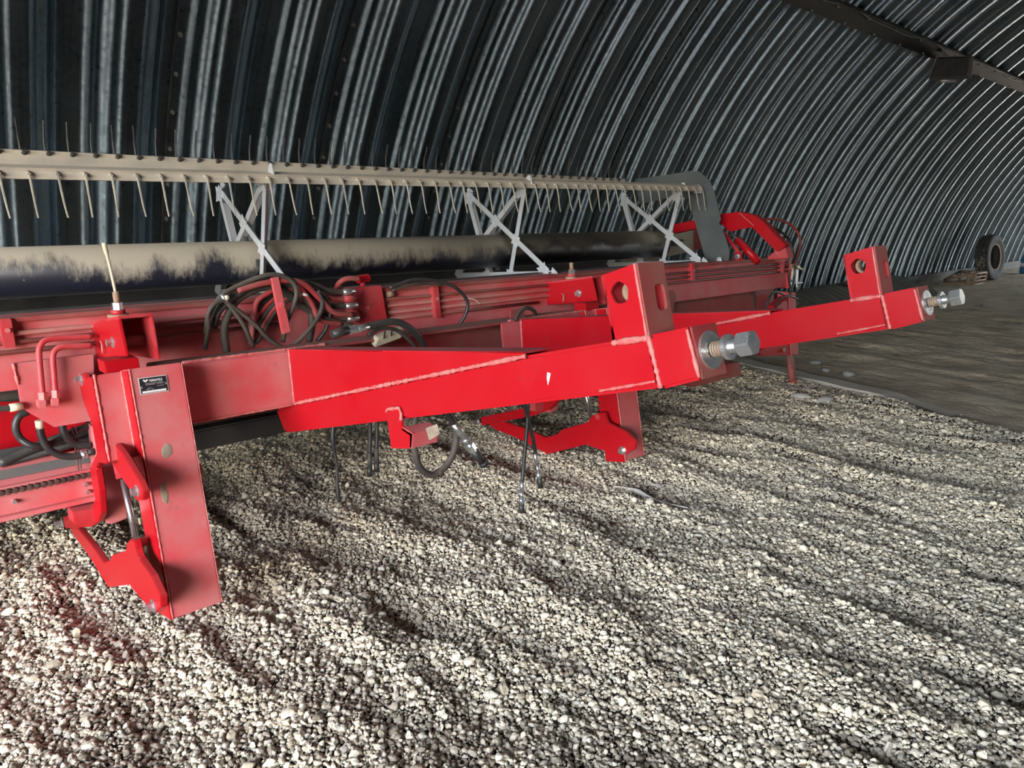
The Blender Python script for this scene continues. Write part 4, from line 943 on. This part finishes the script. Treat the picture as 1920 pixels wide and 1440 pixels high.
def spider(X):
    hub = bmesh.new(); n = 24
    d = 0.019
    add_box(hub, (X-.02, RY-.14, RZ-.02), (.012, 0, 0), (0, .28, 0), (0, 0, .04)); add_box(hub, (X-.02, RY-.02, RZ-.14), (.012, 0, 0), (0, .04, 0), (0, 0, .28))
    sp = from_bm('reel_spider', hub, 'black', HD)
    for j, (a, b) in enumerate(STAR):
        p, q_ = PV[a]+Vector((X, 0, 0)), PV[b]+Vector((X, 0, 0)); dr = (q_-p).normalized(); pr = Vector((1, 0, 0)).cross(dr)
        p = p+dr*.03; q_ = q_-dr*.03
        bm = bmesh.new()
        add_box(bm, p-pr*.019+Vector((-.016+.003*j, 0, 0)), q_-p, pr*.038, Vector((.004, 0, 0)))     # L section: face toward the near end
        add_box(bm, p+pr*(.015)+Vector((-.016+.003*j, 0, 0)), q_-p, pr*.004, Vector((.036, 0, 0)))
        bmesh.ops.recalc_face_normals(bm, faces=bm.faces); from_bm('spider_bar', bm, 'alu', sp)
    # gusset plates at pivots and crossings
    def plate(c, r1, r2, rot_, nm='gusset_plate'):
        bm = bmesh.new(); pts = []
        for i in range(8):
            a = 2*math.pi*i/8+rot_; rr = r1 if i % 2 else r2; pts.append(c+Vector((-.021, math.cos(a)*rr, math.sin(a)*rr)))
        add_prism(bm, pts, Vector((.004, 0, 0)))
        for i in range(3):
            a = 2*math.pi*i/3+rot_; p = c+Vector((-.021, math.cos(a)*r2*.55, math.sin(a)*r2*.55)); add_cyl(bm, p, p+Vector((-.004, 0, 0)), .0055, n=8)
        from_bm(nm, bm, 'alu', sp)
    for k in ANG:
        c = PV[k]+Vector((X, 0, 0)); inn = Vector((X, RY, RZ)); plate(c.lerp(inn, .13), .034, .062, math.radians(ANG[k]))
        # pivot lug
        up_ = Vector((0, math.cos(math.radians(ANG[k])), math.sin(math.radians(ANG[k])))); sd = Vector((1, 0, 0)).cross(up_)
        if k == 'B': c = c+Vector((0, 0, .015+.02*(X-.97)/1.87)); up_ = Vector((0, 0, 1)); sd = Vector((0, 1, 0))
        bm = bmesh.new(); pts = [c+sd*.036-up_*.03, c-sd*.036-up_*.03, c-sd*.02+up_*.012, c-sd*.012+up_*.027, c+sd*.012+up_*.027, c+sd*.02+up_*.012]
        add_prism(bm, [p+Vector((.02, 0, 0)) for p in pts], Vector((.006, 0, 0)))
        add_cyl(bm, c+Vector((.026, 0, 0)), c+Vector((.036, 0, 0)), .011, n=10)
        from_bm('pivot_lug', bm, 'alu' if k != 'C' else 'alu', sp)
    # inner pentagon crossings
    for i, k in enumerate(ANG):
        a = math.radians(ANG[k]+180); c = Vector((X, RY+RR*.382*math.cos(a), RZ+RR*.382*math.sin(a))); plate(c, .032, .05, a)
    return sp
sp1 = spider(0.97)
for X in (2.84, 4.66):
    s_ = dup(sp1, X-0.97, HD)
# end lugs of the reel at the shield
for k in 'BC':
    c = PV[k]+Vector((4.9, 0, 0)); u_ = Vector((0, 0, 1)); bm = bmesh.new()
    pts = [c+Vector((0, .04, -.04)), c+Vector((0, -.04, -.04)), c+Vector((0, -.024, .01)), c+Vector((0, -.014, .03)), c+Vector((0, .014, .03)), c+Vector((0, .024, .01))]
    add_prism(bm, pts, Vector((.008, 0, 0))); add_cyl(bm, c+Vector((-.012, 0, 0)), c, .014, n=12); from_bm('end_lug', bm, 'alu', HD)
# divider sheet standing behind the reel
dv = prism('divider_sheet', [PY(1172, 448, 2.35), PY(1300, 418, 2.0), PY(1300, 470, 2.0), PY(1172, 500, 2.35)], (0.02, 0.05, 0), 'tan', HD, bevel=0)
prism('red_tip', [PY(1300, 418, 2.0), PY(1331, 412, 1.92), PY(1331, 462, 1.92), PY(1300, 470, 2.0)], (0.02, 0.05, 0), 'red_dark', dv, bevel=0)
prism('canvas_edge', [PY(800, 506, 1.75), PY(1245, 481, 1.75), PY(1245, 510, 1.75), PY(800, 540, 1.75)], (0, 0.03, 0), 'tan', HD, bevel=0)

# ================================================================== other things in the hall
# ---- truck tyre standing against the wall
def lathe(bm, prof, axis, cen, n=56, ridge=None):
    d, u, v = frame_of(axis); rings = []
    for k in range(n):
        a = 2*math.pi*k/n; e_ = u*math.cos(a)+v*math.sin(a)
        rings.append([bm.verts.new(cen+d*h_+e_*(r_ if not ridge else r_+ridge(k, i))) for i, (r_, h_) in enumerate(prof)])
    m_ = len(prof)
    for k in range(n):
        A, B = rings[k], rings[(k+1) % n]
        for i in range(m_): bm.faces.new((A[i], A[(i+1) % m_], B[(i+1) % m_], B[i]))
tp = Vector((21.02, 2.85, -.06)); TR = 0.57
tax = Vector((-0.10, -0.99, 0.10)).normalized()
tcen = Vector((tp.x, tp.y, -0.05+TR*0.985))
tr = empty('truck_tyre', (tcen.x, tcen.y, -.05)); tag(tr, 'worn black truck tyre standing upright against the corrugated wall', 'tyre')
bm = bmesh.new()
pr = [(.30, -.11), (.34, -.135), (.44, -.155), (.52, -.150), (.555, -.135), (TR, -.10), (TR+.002, -.05), (TR-.012, -.045), (TR-.012, -.035), (TR+.002, -.03), (TR+.002, .03), (TR-.012, .035), (TR-.012, .045), (TR+.002, .05), (TR, .10), (.555, .135), (.52, .150), (.44, .155), (.34, .135), (.30, .11), (.33, .09), (.50, .11), (.52, 0), (.50, -.11), (.33, -.09)]
lathe(bm, pr, tax, tcen-Vector((tcen.x, tcen.y, -.05)), 72, lambda k, i: (-.012 if (i in (5, 14) and k % 2) else 0))
from_bm('carcass', bm, 'tyre', tr)
bm = bmesh.new(); lathe(bm, [(.305, .128), (.335, .136), (.325, .122), (.30, .112)], tax, tcen-Vector((tcen.x, tcen.y, -.05)), 48); from_bm('bead', bm, 'rust', tr, True)
bm = bmesh.new()
d_, u_, v_ = frame_of(tax)
for i in range(60):
    a = random.gauss(0, .22); base = Vector((-.9, .3, -.2)).normalized(); e_ = (base-d_*base.dot(d_)).normalized(); f_ = d_.cross(e_)
    p = tcen-Vector((tcen.x, tcen.y, -.05))+(e_*math.cos(a)+f_*math.sin(a))*(TR+.002)+d_*random.uniform(-.12, .10)
    bmesh.ops.create_icosphere(bm, subdivisions=1, radius=random.uniform(.006, .02), matrix=Matrix.Translation(p))
from_bm('dried_mud', bm, 'tan', tr)
# ---- welded steel rack lying in front of the tyre
g0 = -0.06
rk = empty('metal_rack', (19.5, 2.9, g0)); tag(rk, 'low rusty steel rack of welded bars lying before the tyre', 'rack')
rk0 = rk.location.copy()
A_, B_, C_, D_ = Vector((19.0, 2.70, g0)), Vector((20.05, 2.62, g0)), Vector((20.1, 3.2, g0)), Vector((19.3, 3.30, .0))
hgt = Vector((0, 0, .26))
def rod(nm, a, b, r): cyl(nm, Vector(a)-rk0, Vector(b)-rk0, r, 'rust', rk, n=8)
At, Bt, Ct, Dt = A_+hgt*1.0, B_+hgt, C_+hgt, D_+Vector((0, 0, .03))
for a, b in ((A_, B_), (A_, At), (B_, Bt), (At, Bt), (At, Ct), (Bt, Ct), (A_, D_), (D_, Dt), (Dt, At), (Dt, Ct), (C_, Ct)): rod('bar', a, b, .028)
for t_ in (.35, .68): rod('cross_bar', A_.lerp(At, t_), B_.lerp(Bt, t_), .018); rod('cross_bar', A_.lerp(B_, t_), At.lerp(Bt, t_), .018); rod('cross_bar', At.lerp(Ct, t_), Bt.lerp(Ct, t_), .018); rod('cross_bar', Dt.lerp(At, t_), Dt.lerp(Ct, t_), .016)
# ---- blue gas cylinder at the far right
gp = PZ(1923, 513, -.06); gc = empty('gas_cylinder', gp); tag(gc, 'blue gas cylinder with white collar at the far right edge', 'gas cylinder')
bm = bmesh.new(); z = Vector((0, 0, 1))
gpr = [(.0, 0), (.14, 0), (.16, .03), (.16, .42), (.15, .47), (.11, .53), (.05, .56), (0.0, .56)]
lathe(bm, gpr, (0, 0, 1), Vector((0, 0, 0)), 28); from_bm('bottle', bm, 'blue', gc, True)
cyl('collar', (0, 0, .54), (0, 0, .66), .10, 'white', gc, n=20); cyl('valve', (0, 0, .66), (0, 0, .72), .03, 'zinc', gc, n=10); cyl('label_band', (0, 0, .20), (0, 0, .30), .1615, 'white', gc, n=28)
# ---- pile of grey corrugated sheets by the wall
def sheet(c, LX, WY, rot_, label, arch=0.0):
    waves = max(2, int(LX/.22)); bm = bmesh.new(); nu = waves*8; nv = 10; g = []
    for i in range(nu+1):
        row = []
        for j in range(nv+1):
            x = (i/nu-.5)*LX; y = (j/nv-.5)*WY; z_ = .022*max(-.6, min(.6, math.sin(2*math.pi*waves*i/nu)*1.4))-arch*(2*y/WY)**2
            row.append(bm.verts.new((x, y, z_)))
        g.append(row)
    for i in range(nu):
        for j in range(nv): bm.faces.new((g[i][j], g[i+1][j], g[i+1][j+1], g[i][j+1]))
    bmesh.ops.solidify(bm, geom=bm.faces[:], thickness=.004)
    ob = from_bm('roofing_sheet', bm, 'sheet'); ob.location = c; ob.rotation_euler = rot_; tag(ob, label, 'metal sheet', 'loose roofing sheets by the wall'); return ob
sheet((13.55, 2.72, .40), 2.6, 1.25, (.06, 0, .03), 'arched grey corrugated sheet at the far end of the pile by the wall', .30)
sheet((13.75, 1.98, .14), 1.9, .62, (.62, 0, -.03), 'short grey corrugated sheet leaning on the far end of the pile', .02)
sheet((11.15, 2.70, .36), 2.0, 1.3, (.10, -.03, .02), 'dark arched corrugated sheet in the middle of the pile by the wall', .28)
# ---- lamp under the roof beam
lp_c = PZ(1782, 121, 3.78); lm = empty('flood_lamp', lp_c); tag(lm, 'dark grey floodlight hanging from the roof beam', 'lamp')
fwd = Vector((-.75, -.62, -.25)).normalized(); sdv = fwd.cross(Vector((0, 0, 1))).normalized(); upv_ = sdv.cross(fwd)
bm = bmesh.new()
b0 = [(-.10, .10), (.10, .10), (.10, -.05), (-.10, -.05)]; b1 = [(-.26, .12), (.26, .12), (.30, -.20), (-.30, -.20)]
ra_ = [bm.verts.new(sdv*x+upv_*y-fwd*.16) for x, y in b0]; rb_ = [bm.verts.new(sdv*x+upv_*y+fwd*.10) for x, y in b1]
bm.faces.new(ra_)
for i in range(4): bm.faces.new((ra_[i], ra_[(i+1) % 4], rb_[(i+1) % 4], rb_[i]))
bmesh.ops.recalc_face_normals(bm, faces=bm.faces); bmesh.ops.solidify(bm, geom=bm.faces[:], thickness=.012); from_bm('hood', bm, 'alu_dark', lm)
box('lens', -sdv*.24-upv_*.17+fwd*.05, sdv*.48, upv_*.26, fwd*.01, 'black', lm, 0)
cyl('gear_box', -fwd*.16-upv_*.02, -fwd*.30-upv_*.02, .08, 'grey', lm, n=12)
cyl('hanger', upv_*.05-fwd*.05, Vector((0, .25, .35)), .02, 'alu_dark', lm, n=8); cyl('bulb_guard', -upv_*.22+fwd*.06-sdv*.1, -upv_*.22+fwd*.06+sdv*.12, .03, 'silver', lm, n=10)
# ---- cobbles by the concrete strip
def cobble(px, py, r_, label):
    p = PZ(px, py, -.04); p.z = float(ground_z(p.x, p.y))
    bm = bmesh.new(); bmesh.ops.create_icosphere(bm, subdivisions=3, radius=1)
    for v in bm.verts:
        k_ = 1+.10*math.sin(3*v.co.x+px)+.08*math.sin(4*v.co.y+py); v.co = Vector((v.co.x*r_*1.4*k_, v.co.y*r_*k_, v.co.z*r_*.55))
    o = from_bm('cobble', bm, 'pebble', None, True); o.location = p+Vector((0, 0, r_*.30)); o.rotation_euler = (0, 0, px*.37); return tag(o, label, 'stone', 'loose cobbles near the stand leg')
cobble(1528, 676, .055, 'smooth pale cobble alone on the dirt behind the stand leg')
cobble(1548, 692, .040, 'small flat cobble, left one of the pair on the dirt edge')
cobble(1590, 700, .060, 'long flat pale cobble, right one of the pair on the dirt edge')
cobble(1500, 757, .050, 'rounded grey cobble in the gravel just in front of the stand leg')
cobble(1545, 762, .060, 'flat blue-grey cobble in the gravel right of the stand leg')
# ---- dead leaves and a twig on the gravel
def dead_leaf(px, py, s_, yaw, label):
    p = PZ(px, py, 0.0); p.z = float(ground_z(p.x, p.y))+.022
    bm = bmesh.new(); rows = []
    for i in range(9):
        t_ = i/8; wd = s_*.34*math.sin(math.pi*min(1, t_*1.02+.03))**.8*(1+.2*math.sin(9*t_))
        rows.append([bm.verts.new(((t_-.5)*s_, k_*wd, .25*s_*(abs(k_)**1.5)*(.6+.4*math.sin(4*t_+px))+.10*s_*(t_-.5)**2*4)) for k_ in (-1, -.5, 0, .5, 1)])
    for i in range(8):
        for j in range(4): bm.faces.new((rows[i][j], rows[i+1][j], rows[i+1][j+1], rows[i][j+1]))
    bmesh.ops.solidify(bm, geom=bm.faces[:], thickness=.0012)
    o = from_bm('dead_leaf', bm, 'leaf', None, True); o.location = p; o.rotation_euler = (random.uniform(-.2, .2), random.uniform(-.2, .2), yaw); return tag(o, label, 'leaf', 'dead leaves on the gravel')
dead_leaf(1150, 975, .07, .3, 'brown curled leaf on open gravel below the farther leg')
dead_leaf(874, 878, .06, -.5, 'small brown leaf behind the capped hose end')
dead_leaf(1218, 1038, .045, .9, 'tiny brown leaf right of the larger leaf on the gravel')
pts = [PZ(x, y, 0) for x, y in ((1150, 912), (1185, 915), (1205, 921), (1240, 935), (1290, 951))]
pts = [Vector((p.x, p.y, float(ground_z(p.x, p.y))+.022)) for p in pts]
bm = bmesh.new(); add_sweep(bm, spline(pts, 6), lambda t: .004+.012*math.exp(-((t-.42)/.16)**2), 8); bm_o = from_bm('twig', bm, 'stick', None, True)
tag(bm_o, 'pale grey twig lying on the gravel right of the farther leg', 'twig')
